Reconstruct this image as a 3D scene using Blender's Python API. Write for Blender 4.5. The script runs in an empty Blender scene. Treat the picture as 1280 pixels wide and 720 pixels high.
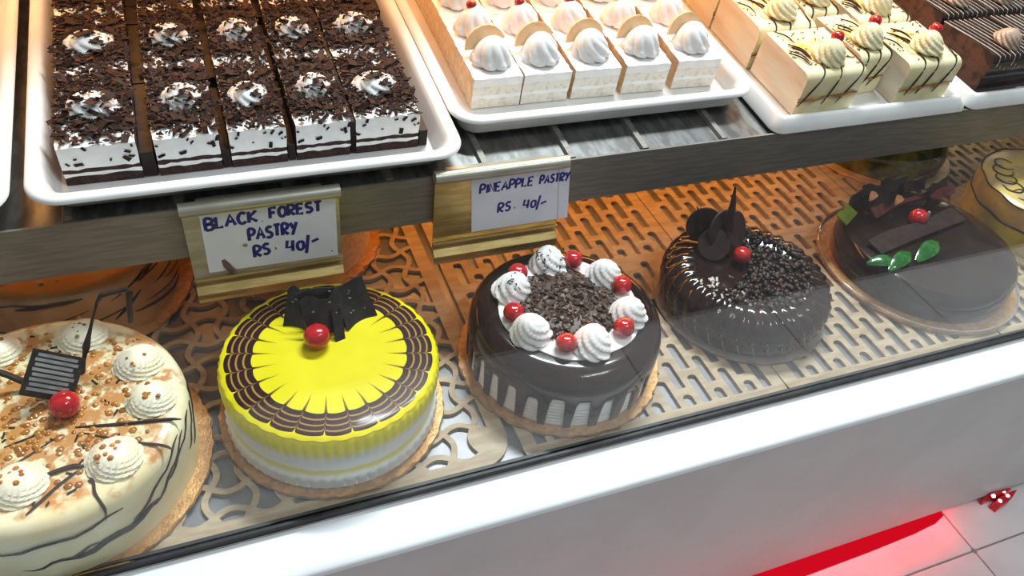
import bpy, math, random
from mathutils import Vector, Matrix, Euler

random.seed(7)
sc = bpy.context.scene
col = sc.collection
PI = math.pi

# ------------------------------------------------------------------ camera
cam_d = bpy.data.cameras.new('camera')
cam = bpy.data.objects.new('camera', cam_d)
col.objects.link(cam)
R0 = ((0.9305, -0.3516, 0.1024), (-0.1677, -0.6577, -0.7343), (0.3255, 0.6662, -0.6710))   # right, down, forward
rx, dn, fw = (Vector(v).normalized() for v in R0)
mw = Matrix(((rx.x, -dn.x, -fw.x, 0), (rx.y, -dn.y, -fw.y, 0), (rx.z, -dn.z, -fw.z, 0.5881), (0, 0, 0, 1)))
cam.matrix_world = mw
cam_d.sensor_width = 36
cam_d.lens = 36 * 996.6 / 1280
cam_d.clip_start = 0.01
sc.camera = cam

# ------------------------------------------------------------------ world, lights, exposure
w = bpy.data.worlds.new('world')
sc.world = w
w.use_nodes = True
w.node_tree.nodes['Background'].inputs['Color'].default_value = (0.86, 0.94, 1.0, 1)
w.node_tree.nodes['Background'].inputs['Strength'].default_value = 0.35


def area(name, loc, target, sx, sy, power, colr):
    d = bpy.data.lights.new(name, 'AREA')
    d.shape = 'RECTANGLE'
    d.size, d.size_y = sx, sy
    d.energy = power
    d.color = colr
    o = bpy.data.objects.new(name, d)
    col.objects.link(o)
    o.location = loc
    o.rotation_euler = (Vector(target) - Vector(loc)).to_track_quat('-Z', 'Y').to_euler()
    return o


area('ceiling_tube', (1.05, 1.60, 2.60), (0.55, 0.5, 0.1), 1.3, 0.10, 135, (0.90, 0.97, 1.0))
area('aisle_fill', (1.2, -0.55, 2.60), (0.6, 0.3, 0.0), 1.2, 0.10, 27, (0.92, 0.97, 1.0))  # added fill that lifts floor, ledge and front faces; no known lamp there
area('shelf_lamp', (0.47, 0.72, 0.112), (0.47, 0.66, 0), 0.62, 0.02, 0.95, (1.0, 0.36, 0.065))
area('shelf_lamp_left', (-0.15, 0.72, 0.112), (-0.15, 0.66, 0), 0.5, 0.02, 0.26, (1.0, 0.36, 0.065))
area('shelf_fill_right', (1.02, 0.80, 0.118), (1.02, 0.76, 0), 0.45, 0.02, 0.32, (1.0, 0.80, 0.55))  # added fill that brightens the dark right end under the shelf
area('case_lamp', (0.30, 0.93, 0.40), (0.30, 0.72, 0.2), 1.5, 0.03, 6.0, (1.0, 0.42, 0.11))
led = area('case_foot_led', (0.02, 0.318, -0.3045), (0.02, 0.300, -0.32), 1.66, 0.004, 1.15, (1.0, 0.02, 0.04))
sc.view_settings.view_transform = 'Standard'
sc.view_settings.look = 'None'
sc.view_settings.gamma = 1
sc.view_settings.exposure = -0.22
sc.view_settings.use_curve_mapping = False


# ------------------------------------------------------------------ node helpers and materials
class NX:
    """small arithmetic wrapper round shader math nodes"""
    def __init__(s, nt, sock):
        s.nt, s.k = nt, sock

    def op(s, o, b=None, c=None):
        n = s.nt.nodes.new('ShaderNodeMath')
        n.operation = o
        s.nt.links.new(s.k, n.inputs[0])
        for i, v in ((1, b), (2, c)):
            if v is None:
                continue
            if isinstance(v, NX):
                s.nt.links.new(v.k, n.inputs[i])
            else:
                n.inputs[i].default_value = v
        return NX(s.nt, n.outputs[0])

    def __add__(s, b): return s.op('ADD', b)
    def __sub__(s, b): return s.op('SUBTRACT', b)
    def __mul__(s, b): return s.op('MULTIPLY', b)
    def __truediv__(s, b): return s.op('DIVIDE', b)
    def gt(s, b): return s.op('GREATER_THAN', b)
    def lt(s, b): return s.op('LESS_THAN', b)
    def abs(s): return s.op('ABSOLUTE')
    def fract(s): return s.op('FRACT')
    def pw(s, b): return s.op('POWER', b)
    def mx(s, b): return s.op('MAXIMUM', b)
    def mn(s, b): return s.op('MINIMUM', b)
    def sm(s, a, b):
        n = s.nt.nodes.new('ShaderNodeMapRange')
        n.interpolation_type = 'SMOOTHSTEP'
        s.nt.links.new(s.k, n.inputs[0])
        n.inputs[1].default_value = a
        n.inputs[2].default_value = b
        return NX(s.nt, n.outputs[0])


def coords(nt):
    t = nt.nodes.new('ShaderNodeTexCoord')
    x = nt.nodes.new('ShaderNodeSeparateXYZ')
    nt.links.new(t.outputs['Object'], x.inputs[0])
    return t.outputs['Object'], [NX(nt, x.outputs[i]) for i in range(3)]


def mixc(nt, f, a, b):
    n = nt.nodes.new('ShaderNodeMix')
    n.data_type = 'RGBA'
    for sock, v in ((n.inputs[0], f), (n.inputs[6], a), (n.inputs[7], b)):
        if isinstance(v, NX):
            nt.links.new(v.k, sock)
        elif isinstance(v, bpy.types.NodeSocket):
            nt.links.new(v, sock)
        elif isinstance(v, (int, float)):
            sock.default_value = v
        else:
            sock.default_value = (*v, 1)
    return n.outputs[2]


def noise(nt, vec, scale, detail=3, rough=0.55):
    n = nt.nodes.new('ShaderNodeTexNoise')
    n.inputs['Scale'].default_value = scale
    n.inputs['Detail'].default_value = detail
    n.inputs['Roughness'].default_value = rough
    nt.links.new(vec, n.inputs['Vector'])
    return NX(nt, n.outputs['Fac'])


def new_mat(name, rough=0.5, metal=0.0, coat=0.0, spec=0.5, trans=0.0, ior=1.45, sss=0.0):
    m = bpy.data.materials.new(name)
    m.use_nodes = True
    b = m.node_tree.nodes['Principled BSDF']
    b.inputs['Roughness'].default_value = rough
    b.inputs['Metallic'].default_value = metal
    b.inputs['Coat Weight'].default_value = coat
    b.inputs['Coat Roughness'].default_value = 0.08
    b.inputs['Specular IOR Level'].default_value = spec
    b.inputs['Transmission Weight'].default_value = trans
    b.inputs['IOR'].default_value = ior
    if sss:
        b.inputs['Subsurface Weight'].default_value = sss
        b.inputs['Subsurface Radius'].default_value = (0.01, 0.006, 0.004)
    return m, m.node_tree, b


def add_bump(nt, b, height, strength, dist=0.001):
    n = nt.nodes.new('ShaderNodeBump')
    n.inputs['Strength'].default_value = strength
    n.inputs['Distance'].default_value = dist
    nt.links.new(height.k, n.inputs['Height'])
    nt.links.new(n.outputs[0], b.inputs['Normal'])


def mat(name, c1, c2=None, scale=60, lo=0.4, hi=0.6, bump=0, bscale=300, bdist=0.001, stretch=None, **kw):
    m, nt, b = new_mat(name, **kw)
    vec, xyz = coords(nt)
    if stretch:
        mp = nt.nodes.new('ShaderNodeMapping')
        mp.inputs['Scale'].default_value = stretch
        nt.links.new(vec, mp.inputs['Vector'])
        vec = mp.outputs[0]
    if c2 is None:
        c2 = tuple(v * 0.88 for v in c1)
    nt.links.new(mixc(nt, noise(nt, vec, scale).sm(lo, hi), c1, c2), b.inputs['Base Color'])
    if bump:
        add_bump(nt, b, noise(nt, vec, bscale, 2), bump, bdist)
    return m


M = {}
M['white_melamine'] = mat('white_melamine', (0.80, 0.80, 0.79), (0.74, 0.74, 0.73), scale=14, rough=0.22, coat=0.2)
M['ledge_paint'] = mat('ledge_paint', (0.86, 0.88, 0.89), (0.80, 0.82, 0.84), scale=9, rough=0.42)
M['panel_paint'] = mat('panel_paint', (0.56, 0.542, 0.53), (0.53, 0.512, 0.50), scale=11, rough=0.5, bump=0.08, bscale=120)
M['rubber'] = mat('rubber', (0.012, 0.012, 0.013), (0.03, 0.028, 0.026), scale=40, rough=0.5)
M['steel'] = mat('steel', (0.46, 0.46, 0.45), (0.36, 0.35, 0.33), scale=22, rough=0.36, metal=1.0, stretch=(1, 12, 12), bump=0.05, bscale=200)
M['lip_steel'] = mat('lip_steel', (0.24, 0.225, 0.20), (0.19, 0.18, 0.16), scale=22, rough=0.5, metal=0.55, stretch=(1, 12, 12), bump=0.04, bscale=200)
M['steel_plate'] = mat('steel_plate', (0.30, 0.31, 0.305), (0.20, 0.195, 0.185), scale=30, rough=0.30, metal=1.0, stretch=(3, 1, 1))
M['base_plate'] = mat('base_plate', (0.19, 0.19, 0.195), (0.15, 0.15, 0.155), scale=20, rough=0.36, metal=0.35)
M['mdf'] = mat('mdf', (0.40, 0.315, 0.205), (0.32, 0.240, 0.150), scale=26, rough=0.55, stretch=(1, 4, 1), bump=0.1, bscale=500)
M['aluminium'] = mat('aluminium', (0.46, 0.45, 0.39), (0.38, 0.36, 0.29), scale=18, rough=0.36, metal=0.6, stretch=(1, 5, 5))
M['brass'] = mat('brass', (0.62, 0.46, 0.18), (0.48, 0.34, 0.12), scale=24, rough=0.36, metal=0.75, stretch=(1, 6, 6))
M['wood_dark'] = mat('wood_dark', (0.16, 0.08, 0.04), (0.10, 0.05, 0.025), scale=8, rough=0.5, stretch=(1, 8, 1))
M['paper'] = mat('paper', (0.74, 0.77, 0.86), (0.69, 0.72, 0.81), scale=30, rough=0.75)
M['ink'] = mat('ink', (0.012, 0.014, 0.24), (0.02, 0.02, 0.17), scale=90, rough=0.5)
M['grime'] = mat('grime', (0.10, 0.05, 0.04), (0.16, 0.10, 0.09), scale=200, rough=0.6)
M['gold_board'] = mat('gold_board', (0.52, 0.29, 0.10), (0.40, 0.20, 0.065), scale=160, rough=0.4, metal=0.35, bump=0.5, bscale=420)
M['grey_board'] = mat('grey_board', (0.26, 0.24, 0.21), (0.20, 0.18, 0.15), scale=60, rough=0.3, metal=0.3)
M['pale_board'] = mat('pale_board', (0.58, 0.43, 0.25), (0.48, 0.34, 0.18), scale=60, rough=0.45, metal=0.1)
M['cherry'] = mat('cherry', (0.50, 0.010, 0.012), (0.36, 0.006, 0.010), scale=50, rough=0.16, coat=0.7)
M['white_cream'] = mat('white_cream', (0.86, 0.86, 0.85), (0.80, 0.79, 0.78), scale=60, rough=0.5, bump=0.1, bscale=260)
M['ivory_cream'] = mat('ivory_cream', (0.82, 0.76, 0.50), (0.76, 0.68, 0.40), scale=40, rough=0.42, bump=0.08, bscale=200)
M['pale_ivory'] = mat('pale_ivory', (0.84, 0.80, 0.62), (0.78, 0.72, 0.50), scale=30, rough=0.42)
M['dark_choc'] = mat('dark_choc', (0.020, 0.011, 0.009), (0.035, 0.018, 0.013), scale=80, rough=0.42, spec=0.35)
M['flake_choc'] = mat('flake_choc', (0.016, 0.008, 0.007), (0.032, 0.014, 0.010), scale=150, rough=0.65, spec=0.2)
M['flake_brown'] = mat('flake_brown', (0.060, 0.022, 0.013), (0.030, 0.012, 0.008), scale=150, rough=0.65, spec=0.2)
M['black_choc'] = mat('black_choc', (0.010, 0.009, 0.009), (0.022, 0.018, 0.016), scale=120, rough=0.28)
M['brown_choc'] = mat('brown_choc', (0.075, 0.036, 0.022), (0.045, 0.021, 0.014), scale=150, rough=0.45)
M['milk_flake'] = mat('milk_flake', (0.125, 0.075, 0.050), (0.070, 0.040, 0.028), scale=200, rough=0.5)
M['glaze'] = mat('glaze', (0.014, 0.0065, 0.005), (0.020, 0.009, 0.006), scale=20, rough=0.14, coat=0.15, spec=0.35)
M['dark_sponge'] = mat('dark_sponge', (0.050, 0.020, 0.013), (0.022, 0.009, 0.007), scale=260, rough=0.85, bump=0.9, bscale=420)
M['tan_sponge'] = mat('tan_sponge', (0.68, 0.53, 0.37), (0.58, 0.42, 0.26), scale=180, rough=0.85, bump=0.6, bscale=380)
M['brown_sponge'] = mat('brown_sponge', (0.13, 0.060, 0.038), (0.05, 0.024, 0.016), scale=70, rough=0.85, bump=0.6, bscale=380)
M['pale_sponge'] = mat('pale_sponge', (0.78, 0.74, 0.66), (0.64, 0.57, 0.46), scale=190, lo=0.45, hi=0.7, rough=0.8, bump=0.8, bscale=340)
M['cut_face'] = mat('cut_face', (0.74, 0.60, 0.45), (0.82, 0.75, 0.60), scale=22, lo=0.35, hi=0.6, rough=0.8, bump=0.4, bscale=300, stretch=(1, 0.5, 3))
M['caramel'] = mat('caramel', (0.42, 0.17, 0.025), (0.30, 0.10, 0.012), scale=90, rough=0.15, coat=0.5)
M['pineapple'] = mat('pineapple', (0.84, 0.58, 0.33), (0.78, 0.50, 0.26), scale=60, rough=0.35, sss=0.2)
M['mocha_cream'] = mat('mocha_cream', (0.44, 0.32, 0.24), (0.38, 0.26, 0.19), scale=50, rough=0.45)
M['white_choc'] = mat('white_choc', (0.72, 0.68, 0.62), rough=0.4)
M['green_leaf'] = mat('green_leaf', (0.008, 0.085, 0.012), (0.018, 0.15, 0.02), scale=90, rough=0.2, coat=0.5)
M['green_glaze'] = mat('green_glaze', (0.170, 0.190, 0.020), (0.040, 0.055, 0.010), scale=24, rough=0.08, coat=0.7)
M['red_jelly'] = mat('red_jelly', (0.17, 0.010, 0.007), (0.07, 0.005, 0.005), scale=60, rough=0.25, coat=0.2)
M['nut'] = mat('nut', (0.62, 0.30, 0.12), (0.48, 0.20, 0.07), scale=120, rough=0.5)
M['lime_jelly'] = mat('lime_jelly', (0.22, 0.30, 0.02), (0.16, 0.22, 0.015), scale=40, rough=0.12, coat=0.5)
M['red_plastic'] = mat('red_plastic', (0.55, 0.010, 0.02), (0.40, 0.006, 0.015), scale=60, rough=0.15, coat=0.5)
M['dark_dimmer_tile'] = mat('dark_dimmer_tile', (0.030, 0.028, 0.027), (0.020, 0.019, 0.019), scale=20, rough=0.5)  # for unseen tiles added to keep the pane's reflection dark
M['mid_dimmer_tile'] = mat('mid_dimmer_tile', (0.20, 0.19, 0.185), (0.16, 0.15, 0.15), scale=20, rough=0.45)
M['grout'] = mat('grout', (0.34, 0.31, 0.30), (0.27, 0.25, 0.24), scale=60, rough=0.8)
M['tile'] = mat('tile', (0.84, 0.805, 0.795), (0.75, 0.715, 0.71), scale=7, rough=0.3, bump=0.05, bscale=40)


def emit(name, c, s):
    m = bpy.data.materials.new(name)
    m.use_nodes = True
    nt = m.node_tree
    nt.nodes.clear()
    e = nt.nodes.new('ShaderNodeEmission')
    e.inputs[0].default_value = (*c, 1)
    e.inputs[1].default_value = s
    o = nt.nodes.new('ShaderNodeOutputMaterial')
    nt.links.new(e.outputs[0], o.inputs[0])
    return m


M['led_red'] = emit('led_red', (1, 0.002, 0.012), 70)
M['red_floor_glow'] = emit('red_floor_glow', (0.72, 0.004, 0.016), 1.0)  # emissive stand-in for red light falling on the floor
M['led_white'] = emit('led_white', (1, 0.72, 0.72), 9)


def glass_mat():
    m = bpy.data.materials.new('pane_glass')
    m.use_nodes = True
    nt = m.node_tree
    nt.nodes.clear()
    t = nt.nodes.new('ShaderNodeBsdfTransparent')
    t.inputs[0].default_value = (0.985, 0.995, 0.99, 1)
    g = nt.nodes.new('ShaderNodeBsdfGlossy')
    g.inputs['Roughness'].default_value = 0.0
    f = nt.nodes.new('ShaderNodeFresnel')
    f.inputs[0].default_value = 1.34
    mx = nt.nodes.new('ShaderNodeMixShader')
    o = nt.nodes.new('ShaderNodeOutputMaterial')
    geo = nt.nodes.new('ShaderNodeNewGeometry')
    # a pane is thin: use the outside index on both faces
    inv = nt.nodes.new('ShaderNodeMath')
    inv.operation = 'MULTIPLY_ADD'
    inv.inputs[1].default_value = 1 / 1.34 - 1.34
    inv.inputs[2].default_value = 1.34
    nt.links.new(geo.outputs['Backfacing'], inv.inputs[0])
    nt.links.new(inv.outputs[0], f.inputs[0])
    fr = NX(nt, f.outputs[0])
    nt.links.new(fr.k, mx.inputs[0])
    nt.links.new(t.outputs[0], mx.inputs[1])
    nt.links.new(g.outputs[0], mx.inputs[2])
    nt.links.new(mx.outputs[0], o.inputs[0])
    return m


M['pane_glass'] = glass_mat()


def yellow_top_mat():
    """mirror glaze with four feathered chocolate rings (printed-on colour only)"""
    m, nt, b = new_mat('yellow_glaze', rough=0.34, coat=0.08)
    vec, (x, y, z) = coords(nt)
    r = (x * x + y * y).pw(0.5)
    th = y.op('ARCTAN2', x)
    wob = noise(nt, vec, 30, 2) - 0.5
    u = (th * (24 / (2 * PI)) + 48.0 + wob * 0.22).fract()
    d = (u - 0.5).abs() * 2.0                      # 1 on a spoke, 0 between
    spike = d.pw(26.0) * 0.0050 + (d * d) * 0.0014
    re = r + spike + wob * 0.0016
    t = (re - 0.0655) / 0.0220                     # 0..1 over the ringed band
    inside = t.gt(0.0) * t.lt(1.0)
    ph = (t.pw(1.12) * 3.70).fract()
    dark = inside * ph.lt(0.74)
    yel = mixc(nt, noise(nt, vec, 25, 2).sm(0.35, 0.7), (0.66, 0.58, 0.003), (0.72, 0.64, 0.012))
    tan = mixc(nt, inside, yel, (0.34, 0.19, 0.045))
    feather = (d - 1.0 + (r - 0.046) * 9.0).gt(0.0) * t.lt(0.0) * r.gt(0.046)
    c = mixc(nt, dark, tan, (0.024, 0.006, 0.005))
    c = mixc(nt, feather * 0.85, c, (0.10, 0.045, 0.008))
    b.inputs['Specular IOR Level'].default_value = 0.14
    nt.links.new(c, b.inputs['Base Color'])
    return m


def yellow_side_mat():
    m, nt, b = new_mat('combed_cream', rough=0.45)
    vec, (x, y, z) = coords(nt)
    n = noise(nt, vec, 90, 2) - 0.5
    zz = z + n * 0.006
    top = zz.sm(0.040, 0.056)
    band = zz.sm(0.020, 0.024) * (zz.sm(0.031, 0.027))
    f = top.mx(band * 0.75)
    nt.links.new(mixc(nt, f, (0.82, 0.83, 0.80), (0.72, 0.66, 0.012)), b.inputs['Base Color'])
    return m


def butterscotch_mat(name, rad, ca=(0.80, 0.75, 0.50), cb=(0.74, 0.66, 0.38)):
    m, nt, b = new_mat(name, rough=0.4, coat=0.15)
    vec, (x, y, z) = coords(nt)
    n = noise(nt, vec, 42, 4)
    r = (x * x + y * y).pw(0.5)
    mask = (n * 0.16).op('SUBTRACT', r * 0.62).sm(0.012, 0.040) * noise(nt, vec, 120, 3).sm(0.36, 0.54) * z.sm(0.060, 0.068)
    c = mixc(nt, noise(nt, vec, 26, 2).sm(0.4, 0.65), ca, cb)
    c = mixc(nt, mask * 0.9, c, (0.50, 0.19, 0.025))
    nt.links.new(c, b.inputs['Base Color'])
    return m


M['yellow_glaze'] = yellow_top_mat()
M['combed_cream'] = yellow_side_mat()
M['butterscotch'] = butterscotch_mat('butterscotch_icing', 0.1)
M['shaded_butterscotch'] = butterscotch_mat('shaded_butterscotch_icing', 0.1, (0.46, 0.27, 0.11), (0.38, 0.20, 0.07))  # dim warm light under the shelf put into a browner butterscotch colour


# ------------------------------------------------------------------ mesh builder
class MB:
    def __init__(s):
        s.v, s.f, s.m = [], [], []

    def add(s, verts, faces, mi=0):
        o = len(s.v)
        s.v += [tuple(p) for p in verts]
        s.f += [tuple(i + o for i in f) for f in faces]
        s.m += [mi] * len(faces)
        return s

    def box(s, x0, x1, y0, y1, z0, z1, mi=0):
        v = [(x, y, z) for z in (z0, z1) for y in (y0, y1) for x in (x0, x1)]
        return s.add(v, [(0, 2, 3, 1), (4, 5, 7, 6), (0, 1, 5, 4), (2, 6, 7, 3), (0, 4, 6, 2), (1, 3, 7, 5)], mi)

    def rings(s, rows, closed=True, cap0=True, cap1=True, mi=0):
        n = len(rows[0])
        v = [p for r in rows for p in r]
        f = []
        for i in range(len(rows) - 1):
            for j in range(n if closed else n - 1):
                k = (j + 1) % n
                f.append((i * n + j, i * n + k, (i + 1) * n + k, (i + 1) * n + j))
        if cap0:
            f.append(tuple(reversed(range(n))))
        if cap1:
            f.append(tuple(range((len(rows) - 1) * n, len(rows) * n)))
        return s.add(v, f, mi)

    def lathe(s, prof, n=64, mod=None, cap0=True, cap1=True, mi=0, c=(0, 0, 0)):
        rows = []
        for k, (r, z) in enumerate(prof):
            row = []
            for j in range(n):
                th = 2 * PI * j / n
                rr, zz = (r, z) if mod is None else mod(r, z, th, k)
                row.append((c[0] + rr * math.cos(th), c[1] + rr * math.sin(th), c[2] + zz))
            rows.append(row)
        return s.rings(rows, True, cap0, cap1, mi)

    def tube(s, pts, rad, n=6, flat=None, mi=0, taper=0.0):
        """tube along a polyline; flat=(normal, factor) squashes it along normal"""
        P = [Vector(p) for p in pts]
        rows = []
        for i, p in enumerate(P):
            t = (P[min(i + 1, len(P) - 1)] - P[max(i - 1, 0)]).normalized()
            up = Vector((0, 0, 1)) if abs(t.z) < 0.9 else Vector((0, 1, 0))
            if flat:
                up = Vector(flat[0]).normalized()
            a = t.cross(up).normalized()
            b = a.cross(t).normalized()
            q = rad[i] if isinstance(rad, (list, tuple)) else rad
            if taper:
                e = min(i, len(P) - 1 - i) / max(1, (len(P) - 1) / 2)
                q *= (1 - taper) + taper * min(1, e * 2.2)
            k = flat[1] if flat else 1
            rows.append([p + a * q * math.cos(2 * PI * j / n) + b * q * k * math.sin(2 * PI * j / n) for j in range(n)])
        return s.rings(rows, True, True, True, mi)

    def ball(s, c, r, n=12, m=8, sq=1.0, mi=0):
        prof = []
        for i in range(m + 1):
            a = -PI / 2 + PI * i / m
            prof.append((max(1e-5, r * math.cos(a)), r * sq * math.sin(a)))
        return s.lathe(prof, n, None, True, True, mi, c)

    def flake(s, c, L, W, T, rot, bend=0.0, mi=0):
        """a thin, slightly bent, irregular chip"""
        j = lambda: random.uniform(0.65, 1.1)
        v = []
        for z in (-T, T):
            for (x, y) in ((-L * j(), -W * j()), (0, -W * j()), (L * j(), -W * j()), (L * j(), W * j()), (0, W * j()), (-L * j(), W * j())):
                v.append(rot @ Vector((x, y, z + (bend if abs(x) < 1e-9 else 0))) + Vector(c))
        f = [(0, 5, 4, 1), (1, 4, 3, 2), (6, 7, 10, 11), (7, 8, 9, 10)] + [(i, (i + 1) % 6, (i + 1) % 6 + 6, i + 6) for i in range(6)]
        return s.add(v, f, mi)

    def build(s, name, mats, parent=None, smooth=True, loc=None, rot=None, kind=None, label=None):
        if not isinstance(mats, (list, tuple)):
            mats = [mats]
        me = bpy.data.meshes.new(name)
        me.from_pydata(s.v, [], s.f)
        for q in mats:
            me.materials.append(q)
        if len(mats) > 1:
            me.polygons.foreach_set('material_index', s.m)
        if smooth:
            me.polygons.foreach_set('use_smooth', [True] * len(me.polygons))
            if hasattr(me, 'set_sharp_from_angle'):
                me.set_sharp_from_angle(angle=math.radians(38 if smooth is True else smooth))
        me.validate()
        me.update()
        o = bpy.data.objects.new(name, me)
        col.objects.link(o)
        if parent:
            o.parent = parent
        if loc:
            o.location = loc
        if rot:
            o.rotation_euler = rot
        if kind:
            o['kind'] = kind
        if label:
            o['label'] = label
        return o


def thing(name, label, cat, loc=(0, 0, 0), rot=(0, 0, 0), group=None):
    o = bpy.data.objects.new(name, None)
    o.empty_display_size = 0.02
    col.objects.link(o)
    o.location = loc
    o.rotation_euler = rot
    o['label'] = label
    o['category'] = cat
    if group:
        o['group'] = group
    return o


def copy_tree(o, parent=None):
    c = o.copy()
    col.objects.link(c)
    c.parent = parent
    for ch in list(o.children):
        copy_tree(ch, c)
    return c


def rrect(x0, x1, y0, y1, r, n=6):
    pts = []
    for cx, cy, a0 in ((x1 - r, y1 - r, 0), (x0 + r, y1 - r, 90), (x0 + r, y0 + r, 180), (x1 - r, y0 + r, 270)):
        for i in range(n + 1):
            a = math.radians(a0 + 90 * i / n)
            pts.append((cx + r * math.cos(a), cy + r * math.sin(a)))
    return pts


def smooth_line(pts, k=4):
    """Catmull-Rom through pts"""
    P = [Vector(p) for p in pts]
    if len(P) < 3:
        return [P[0].lerp(P[1], i / k) for i in range(k + 1)]
    out = []
    Q = [P[0] * 2 - P[1]] + P + [P[-1] * 2 - P[-2]]
    for i in range(1, len(Q) - 2):
        a, b, c, d = Q[i - 1:i + 3]
        for j in range(k):
            t = j / k
            out.append(0.5 * ((2 * b) + (c - a) * t + (2 * a - 5 * b + 4 * c - d) * t * t + (3 * b - a - 3 * c + d) * t ** 3))
    out.append(P[-1])
    return out


def rosette_mb(R, H, n=8, twist=1.6, amp=0.24, squash=0.55, seg=72, lean=0.0, peak=0.0):
    """a piped swirl: fluted, twisted and drawn to a point"""
    mb = MB()
    prof = []
    N = 15
    for i in range(N + 1):
        t = i / N
        r = R * (1 - t ** 2.2) ** squash * (0.93 + 0.07 * math.sin(PI * min(1, t * 3)))
        z = H * t ** 1.15 + (peak * max(0, t - 0.8) * 5 if peak else 0)
        prof.append((max(r, R * 0.03), z))

    def mod(r, z, th, k):
        t = k / N
        a = amp * (1 - 0.35 * t)
        s = abs(math.sin(n / 2 * (th + twist * t * (1 + 0.4 * t))))
        return r * (1 - a + a * s ** 0.7), z
    mb.lathe(prof, seg, mod)
    if lean:
        mb.v = [(x + lean * (z / H) ** 2, y, z) for x, y, z in mb.v]
    return mb


# ------------------------------------------------------------------ floor
FZ = -0.322
mb = MB().box(-1.8, 3.0, -2.2, 1.6, FZ - 0.03, FZ - 0.002)
floor = mb.build('floor', M['grout'], smooth=False)
floor['kind'] = 'structure'
floor['label'] = 'pale tiled shop floor with dark joints'
TS = 0.30
x_line, y_line = 0.864, 0.262
tile_mesh = dark_mesh = None
for i in range(-8, 7):
    for j in (2, 1, 0, -1, -2, -3, -4, -5, -6, -7):
        x0, y0 = x_line + i * TS, y_line + j * TS
        if y0 < -0.1:                      # unseen rows past here are added darker to dim the glass reflection
            if dark_mesh is None:
                dark_mesh = tile_mesh.copy()
                dark_mesh.materials[0] = M['dark_dimmer_tile']
                mid_mesh = tile_mesh.copy()
                mid_mesh.materials[0] = M['mid_dimmer_tile']
            o = bpy.data.objects.new('floor_tile', mid_mesh if y0 > -0.4 else dark_mesh)
            col.objects.link(o)
            o.parent = floor
            o['label'] = 'added grey floor tile that dims the glass reflection' if y0 > -0.4 else 'added dark floor tile that dims the glass reflection'
        elif tile_mesh is None:
            t_ = MB()
            rows = [[(x, y, z) for x, y in rrect(0.0011 + d, TS - 0.0011 - d, 0.0011 + d, TS - 0.0011 - d, 0.003, 1)] for d, z in ((0, -0.0118), (0, -0.001), (0.001, 0))]
            t_.rings(rows)
            o = t_.build('floor_tile', M['tile'], floor, smooth=False)
            tile_mesh = o.data
        else:
            o = bpy.data.objects.new('floor_tile', tile_mesh)
            col.objects.link(o)
            o.parent = floor
        o.location = (x0, y0, FZ)

# ------------------------------------------------------------------ display case
XL, XR = -0.75, 1.55
case = thing('display_case', 'white fronted pastry display case with steel shelf and low glass front', 'display case', (0.4, 0.36, FZ))


def cpart(mb, name, m, **k):
    o = mb.build(name, m, case, **k)
    o.location = (-0.4, -0.36, -FZ)
    return o


cpart(MB().box(XL, XR, 0.366, 1.02, -0.03, -0.004), 'deck_plate', M['base_plate'], smooth=False)
# front ledge with a rounded nose, swept along x
nose = [(0.3615, 0.0004), (0.325, 0.0), (0.3200, -0.0008), (0.3178, -0.0026), (0.3172, -0.0050), (0.3172, -0.0070), (0.3615, -0.0070)]
cpart(MB().rings([[(x, y, z) for y, z in nose] for x in (XL, XR)]), 'front_ledge', M['ledge_paint'], smooth=50)
cpart(MB().box(XL, XR, 0.3180, 0.340, -0.303, -0.0071), 'front_panel', M['panel_paint'], smooth=False)
cpart(MB().box(XL, XR, 0.340, 1.02, -0.300, -0.285), 'case_bottom', M['panel_paint'], smooth=False)
for fx in (XL + 0.1, 0.4, XR - 0.1):
    cpart(MB().box(fx - 0.03, fx + 0.03, 0.55, 0.61, FZ, -0.300), 'foot', M['rubber'], smooth=False)
cpart(MB().box(XL, XR, 1.005, 1.02, -0.285, 0.585), 'back_panel', M['wood_dark'], smooth=False)
cpart(MB().box(XL, XR, 0.900, 1.02, 0.585, 0.600), 'shade_board', M['wood_dark'], smooth=False)  # unseen board added to shadow the rear of the upper shelf
for sx in (XL, XR - 0.015):
    cpart(MB().box(sx, sx + 0.015, 0.366, 1.005, -0.285, 0.30), 'side_panel', M['panel_paint'], smooth=False)
cpart(MB().box(XL + 0.015, XR - 0.015, 0.3625, 0.3665, 0.001, 0.62), 'front_glass', M['pane_glass'], smooth=False)
cpart(MB().box(XL, XR, 0.3600, 0.3625, 0.0006, 0.0085), 'glass_gasket', M['rubber'], smooth=False)
cpart(MB().box(XL, XR, 0.3668, 0.3700, -0.004, 0.0045), 'inner_gasket', M['rubber'], smooth=False)
cpart(MB().box(XL, XR, 0.3592, 0.3600, 0.0006, 0.0028), 'gasket_trim', M['steel'], smooth=False)

# shelf: tilted 6.4 degrees towards the viewer
TILT = 0.1109
P0 = Vector((0, 0.585, 0.157))
SY = Vector((0, math.cos(TILT), math.sin(TILT)))
SZ = Vector((0, -math.sin(TILT), math.cos(TILT)))


def S(x, s, h=0.0):
    p = P0 + SY * s + SZ * h
    return (x, p.y, p.z)


shelf = MB().box(XL + 0.015, XR - 0.015, 0.004, 0.418, -0.004, 0.0).build('shelf', M['steel_plate'], case, smooth=False)
shelf.location = Vector((0, P0.y, P0.z)) - Vector((0.4, 0.36, FZ))
shelf.rotation_euler = (TILT, 0, 0)


def spart(mb, name, m, **k):
    return mb.build(name, m, shelf, **k)


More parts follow.
